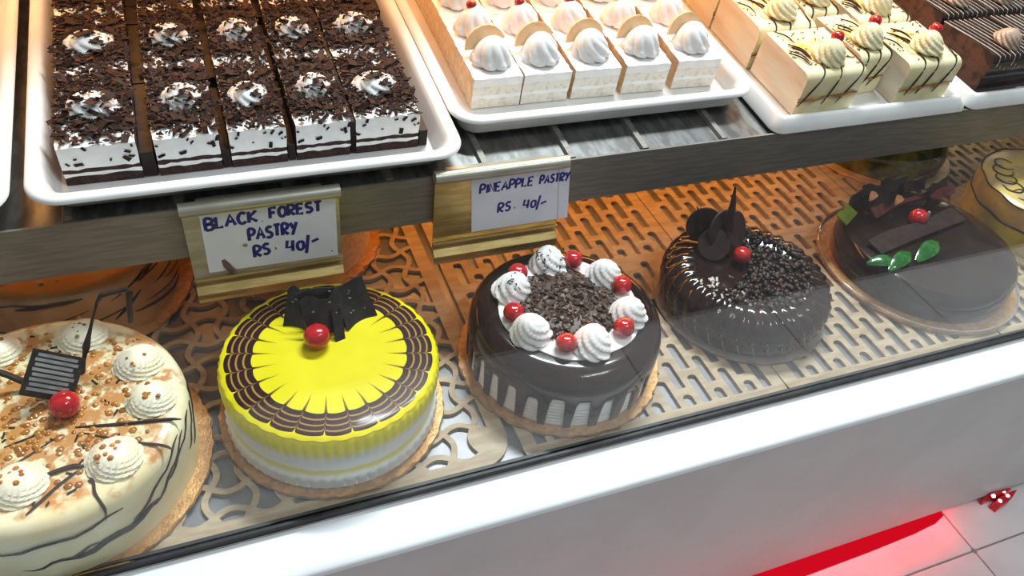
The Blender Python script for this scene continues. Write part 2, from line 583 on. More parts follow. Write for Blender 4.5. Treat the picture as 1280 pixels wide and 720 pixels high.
lip = spart(MB().box(XL + 0.015, XR - 0.015, 0.0, 0.0025, -0.049, 0.003), 'lip', M['lip_steel'], smooth=False)
lip.rotation_euler = (-TILT, 0, 0)
for rxx in (-0.285, -0.20, -0.115, -0.03, 0.06, 0.150, 0.2445, 0.334, 0.4165, 0.512, 0.60, 0.69, 0.78, 0.87, 0.96, 1.05, 1.14):
    r_ = MB()
    r_.rings([[(rxx - 0.005, s, 0), (rxx - 0.003, s, 0.0035), (rxx + 0.003, s, 0.0035), (rxx + 0.005, s, 0)] for s in (0.004, 0.416)])
    spart(r_, 'rib', M['lip_steel'], smooth=False)

# ------------------------------------------------------------------ deck mats (cut-out boards)
def plate_with_holes(name, outer, holes, thick, m, parent, zt=0.0):
    cu = bpy.data.curves.new(name, 'CURVE')
    cu.dimensions = '2D'
    cu.fill_mode = 'BOTH'
    cu.extrude = thick / 2
    for poly in [outer] + holes:
        sp = cu.splines.new('POLY')
        sp.points.add(len(poly) - 1)
        for i, (x, y) in enumerate(poly):
            sp.points[i].co = (x, y, 0, 1)
        sp.use_cyclic_u = True
    tmp = bpy.data.objects.new(name, cu)
    col.objects.link(tmp)
    dg = bpy.context.evaluated_depsgraph_get()
    me = bpy.data.meshes.new_from_object(tmp.evaluated_get(dg))
    bpy.data.objects.remove(tmp)
    bpy.data.curves.remove(cu)
    me.materials.clear()
    me.materials.append(m)
    me.name = name
    o = bpy.data.objects.new(name, me)
    col.objects.link(o)
    o.parent = parent
    o.location = (0, 0, zt - thick / 2)
    return o


def clip_poly(poly, x0, x1, y0, y1):
    def half(P, ax, lim, sgn):
        out = []
        for i in range(len(P)):
            a, b = P[i], P[(i + 1) % len(P)]
            da, db = sgn * (a[ax] - lim), sgn * (b[ax] - lim)
            if da >= 0:
                out.append(a)
            if (da >= 0) != (db >= 0):
                t = da / (da - db)
                out.append((a[0] + (b[0] - a[0]) * t, a[1] + (b[1] - a[1]) * t))
        return out
    for ax, lim, sgn in ((0, x0, 1), (0, x1, -1), (1, y0, 1), (1, y1, -1)):
        if len(poly) < 3:
            return []
        poly = half(poly, ax, lim, sgn)
    return poly


def parea(P):
    return 0.5 * sum(P[i][0] * P[(i + 1) % len(P)][1] - P[(i + 1) % len(P)][0] * P[i][1] for i in range(len(P)))


def inset(P, w):
    n = len(P)
    out = []
    for i in range(n):
        a, b, c = Vector(P[i - 1]), Vector(P[i]), Vector(P[(i + 1) % n])
        d1, d2 = (b - a).normalized(), (c - b).normalized()
        n1, n2 = Vector((-d1.y, d1.x)), Vector((-d2.y, d2.x))
        m_ = n1 + n2
        out.append(tuple(b + m_ * (w / max(0.5, 1 + n1.dot(n2)))))
    return out


def axe_tile(i, j, s):
    """one cell of the scalloped lattice: two sides bow out, two bow in"""
    even = (i + j) % 2 == 0
    cs = [(i * s, j * s), ((i + 1) * s, j * s), ((i + 1) * s, (j + 1) * s), (i * s, (j + 1) * s)]
    out = []
    for k in range(4):
        a, b = Vector(cs[k]), Vector(cs[(k + 1) % 4])
        horiz = k % 2 == 0
        sg = 1 if (horiz == even) else -1
        nrm = Vector(((b - a).y, -(b - a).x)).normalized()
        for q in range(7):
            t = q / 7
            out.append(tuple(a.lerp(b, t) + nrm * sg * 0.21 * s * math.sin(PI * t)))
    return out


MT = 0.004
mat_a = thing('deck_mat', 'brown cut-out board with wavy scallop lattice under the yellow cake', 'mat', (-0.2, 0.6, -0.004))
xa0, xa1, ya0, ya1 = -0.60, 0.2105, 0.3712, 0.985
rr = 0.032
outer = []
for cx, cy, a0, r in ((xa1 - 0.004, ya1 - 0.004, 0, 0.004), (xa0 + 0.004, ya1 - 0.004, 90, 0.004), (xa0 + 0.004, ya0 + 0.004, 180, 0.004), (xa1 - rr, ya0 + rr, 270, rr)):
    for i in range(9):
        a = math.radians(a0 + 90 * i / 8)
        outer.append((cx + r * math.cos(a), cy + r * math.sin(a)))
holes = []
TSZ = 0.0285
for i in range(-24, 8):
    for j in range(-8, 18):
        P = [(x + 0.012, y + 0.53) for x, y in axe_tile(i, j, TSZ)]
        P = inset(P, 0.0027)
        P = clip_poly(P, xa0 + 0.014, xa1 - 0.015, ya0 + 0.011, ya1 - 0.014)
        cxx = [p for p in P if p[0] > xa1 - 0.028 and p[1] < ya0 + 0.026]
        if len(P) > 2 and parea(P) > 3e-5 and not cxx:
            holes.append(P)
o = plate_with_holes('lattice', outer, holes, MT, M['mdf'], mat_a)
o.location = (0.2, -0.6, 0.004 - MT / 2)


def slot(x, y, wd, ln):
    r = wd / 2
    P = [(x - r, y - ln / 2), (x + r, y - ln / 2)]
    for i in range(7):
        a = PI * i / 6
        P.append((x + r * math.cos(a), y + ln / 2 - r + r * 0.75 * math.sin(a)))
    return P


def slotted(x0, x1, y0, y1, label, first):
    th_ = thing('deck_mat', label, 'mat', ((x0 + x1) / 2, (y0 + y1) / 2, -0.004))
    outer = rrect(x0, x1, y0, y1, 0.004, 2)
    holes = []
    px, py, wd = 0.0178, 0.0445, 0.0102
    n = int((x1 - x0 - 0.016) / px)
    off = (x1 - x0 - n * px) / 2
    ribs = (0.590, 0.602)
    for i in range(n):
        x = x0 + off + (i + 0.5) * px
        for lo, hi in ((y0 + 0.010, ribs[0]), (ribs[1], y1 - 0.010)):
            y = lo + (0 if i % 2 == 0 else -py / 2)
            while y < hi:
                a, b = max(y, lo), min(y + py - 0.0075, hi)
                if b - a > 0.010:
                    holes.append(slot(x, (a + b) / 2, wd, b - a))
                y += py
    o = plate_with_holes('lattice', outer, holes, MT, M['mdf'], th_)
    o.location = (-(x0 + x1) / 2, -(y0 + y1) / 2, 0.004 - MT / 2)


slotted(0.2195, 0.5060, 0.3712, 0.985, 'brown slotted board under the drip glazed cake ringed with cherries', True)
slotted(0.5075, 0.8000, 0.3712, 0.985, 'brown slotted board under the ribbed dark chocolate cake', False)
slotted(0.8015, 1.5000, 0.3712, 0.985, 'brown slotted board under the dark cake with green leaves and beyond', False)

# ------------------------------------------------------------------ cake helpers
def board_mb(R, t=0.004, crinkle=0.0012, seg=110):
    def mod(r, z, th, k):
        if k in (1, 2, 3):
            return r + crinkle * math.sin(th * 41 + k) * math.sin(th * 17), z + 0.0004 * math.sin(th * 29)
        return r, z
    return MB().lathe([(R * 0.3, 0.0), (R - 0.001, 0.0), (R, t * 0.5), (R - 0.0008, t), (R - 0.004, t), (R * 0.3, t)], seg, mod)


def cherry_on(parent, x, y, z, r, m=None, label=None):
    def mod(rr, zz, th, k):
        return rr * (1 + 0.025 * math.sin(2 * th + k)), zz
    mb = MB()
    prof = []
    for i in range(11):
        a = -PI / 2 + PI * i / 10
        dip = 0.10 * r * math.exp(-((PI / 2 - a) / 0.35) ** 2)
        prof.append((max(1e-5, r * math.cos(a)), r * 0.93 * math.sin(a) - dip))
    mb.lathe(prof, 20, mod)
    return mb.build('cherry', m or M['cherry'], parent, loc=(x, y, z + r * 0.9))


def drizzle(parent, lines, rad, m, name='drizzle', flat=0.5):
    mb = MB()
    for pts in lines:
        mb.tube(smooth_line(pts, 5), rad, 6, ((0, 0, 1), flat), taper=0.6)
    return mb.build(name, m, parent)


def cyl_pt(R, th, z, out=0.0004):
    return ((R + out) * math.cos(th), (R + out) * math.sin(th), z)


BT = 0.004


def cake(name, label, x, y, R_board, board_m, crinkle=0.0012):
    t = thing(name, label, 'cake', (x, y, 0.0))
    board_mb(R_board, BT, crinkle).build('cake_board', board_m, t)
    return t


# ---- butterscotch cake (front left)
def butterscotch_cake(label, x, y, RB, R, H, seed, icing='butterscotch'):
    random.seed(seed)
    t = cake('butterscotch_cake', label, x, y, RB, M['gold_board'])

    def mod(r, z, th, k):
        f = 1 + 0.004 * math.sin(3 * th + z * 60) + (0.003 * math.sin(z * 900 + th * 2) if k < 8 else 0)
        return r * f, z
    prof = [(R * 0.5, BT)] + [(R, BT + (H - 0.012 - BT) * i / 7) for i in range(8)] + [(R - 0.0008, H - 0.008), (R - 0.0035, H - 0.0032), (R - 0.008, H - 0.0006), (R - 0.014, H), (R * 0.5, H + 0.0006), (R * 0.1, H + 0.0008)]
    MB().lathe(prof, 120, mod).build('icing', M[icing], t)
    return t


t = butterscotch_cake('cream butterscotch cake with striped chocolate plaque, caramel bits and bent chocolate sticks', -0.1545, 0.473, 0.1175, 0.106, 0.070, 3)
cx, cy, H = -0.1545, 0.473, 0.070
for (ax, ay, r) in ((-0.083, 0.505, 0.021), (-0.068, 0.462, 0.020), (-0.0995, 0.4085, 0.021), (-0.165, 0.407, 0.021), (-0.215, 0.435, 0.021), (-0.225, 0.500, 0.021), (-0.19, 0.545, 0.021), (-0.125, 0.5475, 0.021)):
    if math.hypot(ax - cx, ay - cy) > 0.080:
        k = 0.080 / math.hypot(ax - cx, ay - cy)
        ax, ay = cx + (ax - cx) * k, cy + (ay - cy) * k
    rosette_mb(r, 0.0135, 9, 2.6, 0.15, 0.55).build('rosette', M['pale_ivory'], t, loc=(ax - cx, ay - cy, H - 0.0005), rot=(0, 0, random.random() * 3))
ROS1 = [(c.location.x, c.location.y) for c in t.children if c.name.startswith('rosette')]
cherry_on(t, -0.1345 - cx, 0.4665 - cy, H, 0.0112)
# caramel granules over the middle
mb = MB()
for _ in range(420):
    r = 0.086 * random.random() ** 0.62
    a = random.random() * 2 * PI
    s_ = random.uniform(0.0012, 0.0034)
    mb.ball((r * math.cos(a), r * math.sin(a), H + 0.0008), s_, 6, 4, 0.4)
for ax, ay in ROS1:
    for _ in range(9):
        mb.ball((ax + random.gauss(0, 0.006), ay + random.gauss(0, 0.006), H + 0.0115), random.uniform(0.0012, 0.0030), 6, 4, 0.6)
mb.build('caramel_bits', M['caramel'], t, kind='stuff')
mb = MB()
for _ in range(60):
    r = 0.09 * random.random() ** 0.6
    a = random.random() * 2 * PI
    mb.flake((r * math.cos(a), r * math.sin(a), H + 0.001), random.uniform(0.0015, 0.004), 0.0008, 0.0004, Matrix.Rotation(random.random() * 3, 3, 'Z'))
mb.build('chocolate_specks', M['dark_choc'], t, kind='stuff')
# chocolate lines on the top, running over the edge
T_ = lambda pts, z=H + 0.0012: [(px - cx, py - cy, z) for px, py in pts]
R_ = 0.106
drizzle(t, [T_([(-0.1291, 0.4496), (-0.0963, 0.4435), (-0.0656, 0.4390), (-0.0545, 0.4360)])], 0.0016, M['dark_choc'])
drizzle(t, [T_([(-0.1231, 0.4424), (-0.0933, 0.4254), (-0.0700, 0.4150), (-0.0620, 0.4080)])], 0.0013, M['dark_choc'])
drizzle(t, [T_([(-0.1762, 0.4442), (-0.160, 0.4485), (-0.1454, 0.4543)])], 0.0009, M['dark_choc'])
drizzle(t, [T_([(-0.1775, 0.4215), (-0.158, 0.4325), (-0.1398, 0.4449)])], 0.0009, M['dark_choc'])
drizzle(t, [T_([(-0.1570, 0.4080), (-0.1331, 0.4130), (-0.1232, 0.4110)], H + 0.0016)], [0.0022] * 11, M['dark_choc'])
drizzle(t, [T_([(-0.1222, 0.4115), (-0.138, 0.400), (-0.1510, 0.3880), (-0.1590, 0.3800)])], 0.0013, M['dark_choc'])
drizzle(t, [T_([(-0.1222, 0.4110), (-0.1168, 0.3950), (-0.1156, 0.3850)]) + [cyl_pt(R_, math.radians(-66), 0.063), cyl_pt(R_, math.radians(-67), 0.050)]], 0.0011, M['dark_choc'])
side = []
for a0, z0, a1, z1 in ((-22, 0.062, -48, 0.026), (-26, 0.066, -58, 0.030), (-12, 0.064, -40, 0.036), (-60, 0.052, -110, 0.046), (-45, 0.030, -85, 0.024), (-72, 0.030, -100, 0.022), (-5, 0.060, -20, 0.030), (5, 0.066, -14, 0.022)):
    side.append([cyl_pt(R_, math.radians(a0 + (a1 - a0) * i / 8), z0 + (z1 - z0) * i / 8 + 0.002 * math.sin(i * 1.7)) for i in range(9)])
mb = MB()
for i, p in enumerate(side):
    mb.tube(p, 0.0026 if i in (4,) else 0.0011, 6, None, taper=0.7)
mb.build('side_drizzle', M['dark_choc'], t)
# striped plaque standing behind the cherry
pl = MB().box(-0.0190, 0.0190, -0.0011, 0.0011, -0.0180, 0.0180)
po = pl.build('plaque', M['black_choc'], t, smooth=False, loc=(-0.1405 - cx, 0.4885 - cy, H + 0.0205), rot=(math.radians(-38), math.radians(38), math.radians(6)), label='dark striped chocolate plaque')
st = MB()
for i in range(8):
    z = -0.0135 + i * 0.0038
    st.box(-0.016 + 0.001 * (i % 2), 0.0155 - 0.0015 * (i % 3), -0.0014, -0.0010, z, z + 0.0024)
st.build('transfer_stripes', mat('transfer_grey', (0.26, 0.27, 0.27), (0.18, 0.19, 0.19), rough=0.35), po, smooth=False)
hook = [(-0.1270, 0.505, 0.066), (-0.117, 0.512, 0.092), (-0.108, 0.52, 0.112), (-0.1005, 0.52, 0.130), (-0.096, 0.52, 0.1365), (-0.0883, 0.52, 0.1375), (-0.0770, 0.52, 0.1390), (-0.0762, 0.52, 0.136), (-0.0790, 0.52, 0.1225), (-0.0818, 0.52, 0.104)]
mb = MB().tube([(a - cx, b - cy, c) for a, b, c in hook], [0.0042, 0.0030, 0.0013, 0.0014, 0.0024, 0.0022, 0.0026, 0.0026, 0.0022, 0.0020], 8)
mb.build('bent_chocolate_stick', M['dark_choc'], t)
mb = MB().tube([(-0.1560 - cx, 0.497 - cy, 0.072), (-0.172 - cx, 0.503 - cy, 0.084), (-0.205 - cx, 0.512 - cy, 0.108)], [0.0030, 0.0026, 0.0020], 8)
mb.build('chocolate_stick', M['dark_choc'], t)

# ---- yellow mirror-glazed cake
cx, cy, H = 0.0686, 0.4751, 0.0700
t = cake('yellow_cake', 'round yellow glazed cake with feathered chocolate rings and combed white side', cx, cy, 0.1005, M['gold_board'])
R = 0.0925


def ymod(r, z, th, k):
    if z > 0.043 and k < 12:
        r = r + 0.0014 * abs(math.sin(th * 36)) - 0.0007
    elif z < 0.020:
        r = r + 0.0012 * abs(math.sin(th * 30 + (PI / 2 if int(z / 0.006) % 2 else 0))) - 0.0008
    return r, z


prof = [(R * 0.6, BT), (R - 0.001, BT), (R + 0.001, 0.008), (R - 0.0006, 0.0125), (R + 0.001, 0.016), (R - 0.0005, 0.0205), (R - 0.002, 0.0225), (R - 0.0012, 0.032), (R - 0.0022, 0.040), (R - 0.0006, 0.044), (R + 0.0006, 0.054), (R + 0.0004, 0.063), (R - 0.0015, 0.0668), (R - 0.0045, 0.0688)]
MB().lathe(prof, 432, ymod).build('combed_side', M['combed_cream'], t, smooth=60)
prof = [(R * 0.9, 0.060), (R - 0.003, 0.0655), (R - 0.0022, 0.0680), (R - 0.0042, 0.0696), (R - 0.008, 0.0702), (R * 0.6, 0.0704), (R * 0.2, 0.0704)]
MB().lathe(prof, 180, lambda r, z, th, k: (r + (0.0012 * abs(math.sin(th * 18)) if k in (1, 2) else 0), z)).build('glaze_top', M['yellow_glaze'], t)
cherry_on(t, 0.0600 - cx, 0.4885 - cy, 0.0695, 0.0118)


def plaque(parent, x, y, z, wd, ht, rot, m, name='plaque', bend=0.0, nx=6):
    mb = MB()
    rows = []
    for i in range(nx + 1):
        u = -wd / 2 + wd * i / nx
        b = bend * (1 - (2 * i / nx - 1) ** 2)
        cut = 0.12 * ht * math.sin(i * 1.3)
        rows.append([(u, b - 0.0010, -ht / 2), (u, b + 0.0010, -ht / 2), (u, b + 0.0010, ht / 2 + cut), (u, b - 0.0010, ht / 2 + cut)])
    mb.rings(rows)
    return mb.build(name, m, parent, smooth=30, loc=(x, y, z), rot=rot)


for (px, py, pz, wd, ht, rx_, rz_, bd) in ((0.0500, 0.5180, 0.085, 0.024, 0.036, -28, -34, 0.003), (0.0700, 0.5080, 0.086, 0.036, 0.034, -30, 12, -0.004), (0.0990, 0.5130, 0.0845, 0.032, 0.034, -36, 24, 0.004), (0.0800, 0.5210, 0.094, 0.060, 0.020, -22, 8, -0.002)):
    p_ = plaque(t, px - cx, py - cy, pz, wd, ht, (math.radians(rx_), 0, math.radians(rz_)), M['black_choc'], bend=bd)
    sp = MB()
    for _ in range(5):
        sp.ball((random.uniform(-wd * 0.35, wd * 0.35), bd * 0.8 - 0.0011, random.uniform(-ht * 0.3, ht * 0.3)), random.uniform(0.0008, 0.0018), 6, 4, 0.6)
    sp.build('fleck', mat('fleck_%d' % int(px * 1e4), (0.10, 0.10, 0.08), rough=0.4), p_)
plaque(t, 0.0800 - cx, 0.4955 - cy, 0.080, 0.009, 0.026, (math.radians(-34), math.radians(8), math.radians(10)), M['black_choc'], name='chocolate_stick')

# ---- drip-glazed chocolate cake with cherries
cx, cy, H = 0.2945, 0.4760, 0.0705
t = cake('drip_glazed_cake', 'round chocolate glazed cake with white drip gaps, ringed by white rosettes and cherries', cx, cy, 0.1020, M['gold_board'], 0.0016)
R = 0.0925
prof = [(R * 0.5, BT)] + [(R - 0.002 + 0.0007 * (i % 2), BT + 0.056 * i / 26) for i in range(27)] + [(R - 0.004, 0.064), (R - 0.012, 0.068), (R * 0.3, 0.068)]
MB().lathe(prof, 128).build('cream_side', M['white_cream'], t, smooth=20)
random.seed(11)
NG = 27
gaps = [(random.uniform(0.50, 0.68), random.uniform(0.034, 0.042)) for _ in range(NG)]
NT = NG * 16
rows = [[] for _ in range(13)]
for j in range(NT):
    th = 2 * PI * j / NT
    g = th * NG / (2 * PI) + 0.3 * math.sin(th * 2)
    k = int(g) % NG
    u = g - int(g)
    wdt, top = gaps[k]
    e = abs(u - 0.5) / (wdt / 2)
    if e < 1:
        zb = 0.0040 + (top - 0.004) * (1 - e ** 7) ** 0.5
    else:
        zb = 0.0040
    ang_rows = [zb, zb + 0.0002, zb + 0.3 * (0.046 - zb), zb + 0.7 * (0.046 - zb), 0.046, 0.052]
    ths = (math.cos(th), math.sin(th))
    rs = [R - 0.0022, R + 0.0003, R + 0.0012, R + 0.0015, R + 0.0016, R + 0.0012]
    pts = list(zip(rs, ang_rows)) + [(R - 0.0008, 0.0595), (R - 0.0050, 0.0655), (R - 0.011, 0.0690), (R - 0.018, 0.0702), (R * 0.6, 0.0705), (R * 0.3, 0.0705), (R * 0.05, 0.0705)]
    for q, (r, z) in enumerate(pts):
        rows[q].append((r * ths[0], r * ths[1], z))
mb = MB().rings(rows, True, False, True)
mb.build('glaze', M['glaze'], t, smooth=70)
MB().lathe([(0.068, H - 0.001), (0.0685, H + 0.0012), (0.066, H + 0.0022), (0.02, H + 0.0022)], 90, lambda r, z, th, k: (r * (1 + 0.02 * math.sin(6 * th + 0.7)), z)).build('cream_ring', M['white_cream'], t)
# shavings heap
mb = MB()
for i in range(1100):
    r = 0.049 * random.random() ** 0.55
    a = random.random() * 2 * PI
    z = H + 0.003 + 0.011 * (1 - (r / 0.05) ** 2) * random.random() ** 0.4
    rot = Euler((random.gauss(0, 0.5), random.gauss(0, 0.5), random.random() * 6.3)).to_matrix()
    s_ = random.uniform(0.0013, 0.0042)
    mb.flake((r * math.cos(a), r * math.sin(a), z), s_, s_ * random.uniform(0.35, 0.8), 0.00035, rot, s_ * random.uniform(-0.3, 0.4), random.choice((0, 0, 1, 1, 1)))
mb.build('chocolate_shavings', [M['brown_choc'], M['milk_flake']], t, kind='stuff', smooth=False)
MB().lathe([(0.049, H), (0.047, H + 0.004), (0.03, H + 0.009), (0.005, H + 0.011)], 40).build('shavings_base', M['brown_choc'], t)
ros = rosette_mb(0.0205, 0.0245, 7, 2.3, 0.22, 0.62, lean=0.003)
first = None
for k in range(6):
    a = math.radians(148 - 60 * k)
    loc = (0.0560 * math.cos(a), 0.0560 * math.sin(a), H + 0.001)
    if first is None:
        first = ros.build('rosette', M['white_cream'], t, loc=loc)
    else:
        o = first.copy()
        col.objects.link(o)
        o.location = loc
    (o if k else first).rotation_euler = (0.08 * math.sin(k * 2.1), 0.1 * math.cos(k * 1.3), k * 1.9)
    a = math.radians(124 - 60 * k + random.uniform(-3, 3))
    cherry_on(t, 0.0585 * math.cos(a), 0.0585 * math.sin(a), H + 0.001, 0.0100)
mb = MB()
for _ in range(70):
    a = math.radians(random.choice((148, 90, 92, 148)) + random.gauss(0, 9))
    r = random.gauss(0.050, 0.007)
    rot = Euler((random.gauss(0, 0.8), random.gauss(0, 0.8), random.random() * 6.3)).to_matrix()
    mb.flake((r * math.cos(a), r * math.sin(a), H + 0.0245 - abs(r - 0.056) * 0.9), random.uniform(0.001, 0.0026), 0.0007, 0.0003, rot)
mb.build('stray_flakes', M['dark_choc'], t, kind='stuff', smooth=False)

# ---- ribbed dark chocolate cake
cx, cy = 0.5260, 0.4990
t = cake('ribbed_chocolate_cake', 'glossy dark chocolate cake with slanted ribs, chips and a tall chocolate spike', cx, cy, 0.0965, M['grey_board'], 0.0004)
prof = [(0.05, BT), (0.087, BT), (0.0905, 0.010), (0.0915, 0.018), (0.0925, 0.026), (0.0915, 0.034), (0.0880, 0.041), (0.082, 0.0465), (0.074, 0.050), (0.064, 0.0515), (0.056, 0.0500), (0.050, 0.0475), (0.03, 0.047), (0.01, 0.047)]


def dmod(r, z, th, k):
    if 2 <= k <= 10:
        w_ = math.sin(PI * (k - 1) / 10)
        return r + 0.0046 * w_ * (abs(math.sin(18 * (th + k * 0.034))) ** 0.8 - 0.6), z + 0.0022 * w_ * (abs(math.sin(18 * (th + k * 0.034))) - 0.5)
    return r, z


MB().lathe(prof, 340, dmod).build('ribbed_icing', M['glaze'], t, smooth=70)
mb = MB()
for q in range(36):                                  # pale cream showing between the ribs low on the side
    pts = []
    for k, (r, z) in list(enumerate(prof))[1:6]:
        w_ = math.sin(PI * max(0, k - 1) / 10)
        a = q * PI / 18 - k * 0.034
        rr_ = r - 0.0046 * w_ * 0.6 + 0.0003
        pts.append((rr_ * math.cos(a), rr_ * math.sin(a), z - 0.0011 * w_))
    mb.tube(smooth_line(pts, 3), 0.0008, 5, None, taper=0.5)
mb.build('rib_line', M['mocha_cream'], t)
mb = MB()
for _ in range(420):
    r = 0.066 * random.random() ** 0.5
    a = random.uniform(-2.6, 1.2)
    zz = 0.0475 + max(0, min(0.004, (r - 0.048) * 0.5))
    mb.ball((r * math.cos(a), r * math.sin(a), zz + random.random() * 0.004), random.uniform(0.0016, 0.0032), 7, 5, 0.8, random.choice((0, 0, 1)))
mb.build('chocolate_chips', [M['black_choc'], M['brown_choc']], t, kind='stuff')
mb = MB()
for _ in range(26):
    r, a = 0.058 + random.gauss(0, 0.006), math.radians(random.uniform(185, 245))
    mb.flake((r * math.cos(a), r * math.sin(a), 0.0525), random.uniform(0.0012, 0.003), 0.0012, 0.0006, Euler((random.random(), random.random(), random.random() * 6)).to_matrix())
mb.build('nut_flakes', M['white_choc'], t, kind='stuff', smooth=False)
cherry_on(t, 0.5215 - cx, 0.5140 - cy, 0.0490, 0.0098)
for (px, py, pz, r, rx_, rz_) in ((0.5105, 0.5420, 0.072, 0.0235, -22, 14), (0.4930, 0.5560, 0.073, 0.0200, -14, -16), (0.5280, 0.5420, 0.070, 0.0210, -28, 30), (0.4960, 0.5330, 0.062, 0.0180, -40, -28)):
    mb = MB()
    mb.rings([[(r * k * math.cos(2 * PI * j / 36), z, r * k * math.sin(2 * PI * j / 36)) for j in range(36)] for k, z in ((0.96, -0.0012), (1, 0), (0.96, 0.0012))])
    mb.build('chocolate_disc', M['dark_choc'], t, loc=(px - cx, py - cy, pz), rot=(math.radians(rx_), 0, math.radians(rz_)))
mb = MB().tube([(0.514 - cx, 0.5405 - cy, 0.060), (0.5125 - cx, 0.541 - cy, 0.092), (0.5085 - cx, 0.5405 - cy, 0.113), (0.5035 - cx, 0.540 - cy, 0.1335)], [0.0080, 0.0046, 0.0030, 0.0007], 10)
mb.build('chocolate_spike', M['dark_choc'], t)
mb = MB().tube([(0.489 - cx, 0.552 - cy, 0.070), (0.484 - cx, 0.556 - cy, 0.086), (0.478 - cx, 0.558 - cy, 0.099)], [0.0040, 0.0024, 0.0005], 8)
mb.build('chocolate_spike', M['dark_choc'], t)

# ---- dark cake with green leaves
cx, cy, H = 0.7840, 0.4976, 0.044
t = cake('dark_chocolate_cake', 'flat dark chocolate cake with one cherry, green leaf decorations and clear rimmed board', cx, cy, 0.1195, M['gold_board'], 0.0006)
R = 0.104
MB().lathe([(R * 0.5, BT), (R, BT), (R + 0.001, 0.02), (R - 0.0005, H - 0.008), (R - 0.004, H - 0.002), (R - 0.010, H), (R * 0.5, H + 0.0005), (R * 0.1, H + 0.0005)], 120).build('icing', M['glaze'], t)
MB().lathe([(0.1170, BT), (0.1190, BT + 0.001), (0.1195, 0.0075), (0.1187, 0.0078), (0.1180, BT + 0.0015)], 120, cap0=False, cap1=False).build('clear_rim', mat('clear_plastic', (0.75, 0.77, 0.78), rough=0.08, trans=0.7), t)
cherry_on(t, 0.7865 - cx, 0.5265 - cy, H, 0.0110)


def leaf(parent, x, y, z, L, W, rz, tilt, m, name='leaf'):
    mb = MB()
    rows = []
    for i in range(9):
        u = i / 8
        hw = W * math.sin(PI * min(1, u * 0.93 + 0.05)) ** 0.8
        zz = 0.006 * math.sin(PI * u)
        rows.append([(L * (u - 0.5), -hw, zz), (L * (u - 0.5), 0, zz + 0.002), (L * (u - 0.5), hw, zz), (L * (u - 0.5), 0, zz - 0.0015)])
    mb.rings(rows)
    return mb.build(name, m, parent, smooth=60, loc=(x, y, z), rot=(tilt, 0, rz))


leaf(t, 0.758 - cx, 0.476 - cy, H + 0.003, 0.058, 0.0095, 0.40, 0.25, M['green_leaf'])
leaf(t, 0.712 - cx, 0.470 - cy, H + 0.002, 0.052, 0.0085, 0.40, 0.2, M['green_leaf'])
leaf(t, 0.690 - cx, 0.473 - cy, H + 0.001, 0.040, 0.008, -0.2, 0.2, M['green_leaf'])
plaque(t, 0.703 - cx, 0.556 - cy, H + 0.006, 0.034, 0.016, (math.radians(-70), 0, math.radians(30)), M['lime_jelly'], name='lime_jelly')
plaque(t, 0.815 - cx, 0.563 - cy, H + 0.004, 0.15, 0.014, (math.radians(-60), 0, math.radians(8)), M['red_jelly'], name='red_jelly_strip', bend=0.006)
plaque(t, 0.775 - cx, 0.510 - cy, H + 0.004, 0.16, 0.022, (math.radians(-82), 0, math.radians(10)), M['flake_choc'], name='chocolate_slab', bend=-0.003)
for px, py in ((0.7575, 0.577), (0.786, 0.5625)):
    leaf(t, px - cx, py - cy, H + 0.008, 0.020, 0.005, 0.6, 0.2, M['nut'], 'almond')
MB().lathe([(0.0028, 0), (0.0036, 0.005), (0.0015, 0.014)], 12).build('white_tip', mat('silver_tip', (0.45, 0.48, 0.52), rough=0.25, metal=0.4), t, loc=(0.803 - cx, 0.528 - cy, H))
for i, (px, py, hgt) in enumerate(((0.775, 0.588, 0.016), (0.803, 0.590, 0.021), (0.835, 0.586, 0.016), (0.862, 0.572, 0.018), (0.74, 0.582, 0.012))):
    plaque(t, px - cx, py - cy, H + hgt * 0.4, 0.040, hgt, (math.radians(-20), 0, math.radians(-12 + 9 * i)), M['dark_choc'], name='chocolate_shard', bend=0.004)

# ---- yellow cake at the right edge
cx, cy, H = 1.0130, 0.5230, 0.066
t = cake('yellow_caramel_cake', 'tall yellow topped cake with dark scroll lines cut by the frame edge', cx, cy, 0.1060, M['pale_board'])
R = 0.094
MB().lathe([(R * 0.5, BT), (R, BT), (R + 0.001, 0.03), (R - 0.001, 0.036)], 110).build('lower_side', mat('yellow_sponge_icing', (0.58, 0.44, 0.06), (0.50, 0.34, 0.05), rough=0.4), t)
MB().lathe([(R * 0.5, 0.034), (R - 0.001, 0.036), (R + 0.0005, 0.050), (R - 0.002, H - 0.004), (R - 0.008, H), (R * 0.4, H + 0.0005), (0.01, H + 0.0005)], 110).build('upper_icing', mat('yellow_icing', (0.60, 0.44, 0.10), (0.46, 0.34, 0.16), scale=30, rough=0.3), t)
for zz, rd in ((0.0355, 0.0014), (H - 0.003, 0.0010)):
    mb = MB()
    pts = [cyl_pt(R, 2 * PI * i / 90, zz + 0.0012 * math.sin(i * 0.9), -0.001) for i in range(91)]
    mb.tube(pts, rd, 6)
    mb.build('rim_line', M['dark_choc'], t)
ln = []
for k in range(10):
    a = math.radians(120 + k * 16)
    q = (0.068 * math.cos(a), 0.068 * math.sin(a))
    ln.append([(q[0] + 0.013 * math.cos(a * 3 + i), q[1] + 0.013 * math.sin(a * 3 + i), H + 0.001) for i in range(6)])
drizzle(t, ln, 0.0013, M['dark_choc'], 'scroll_line')

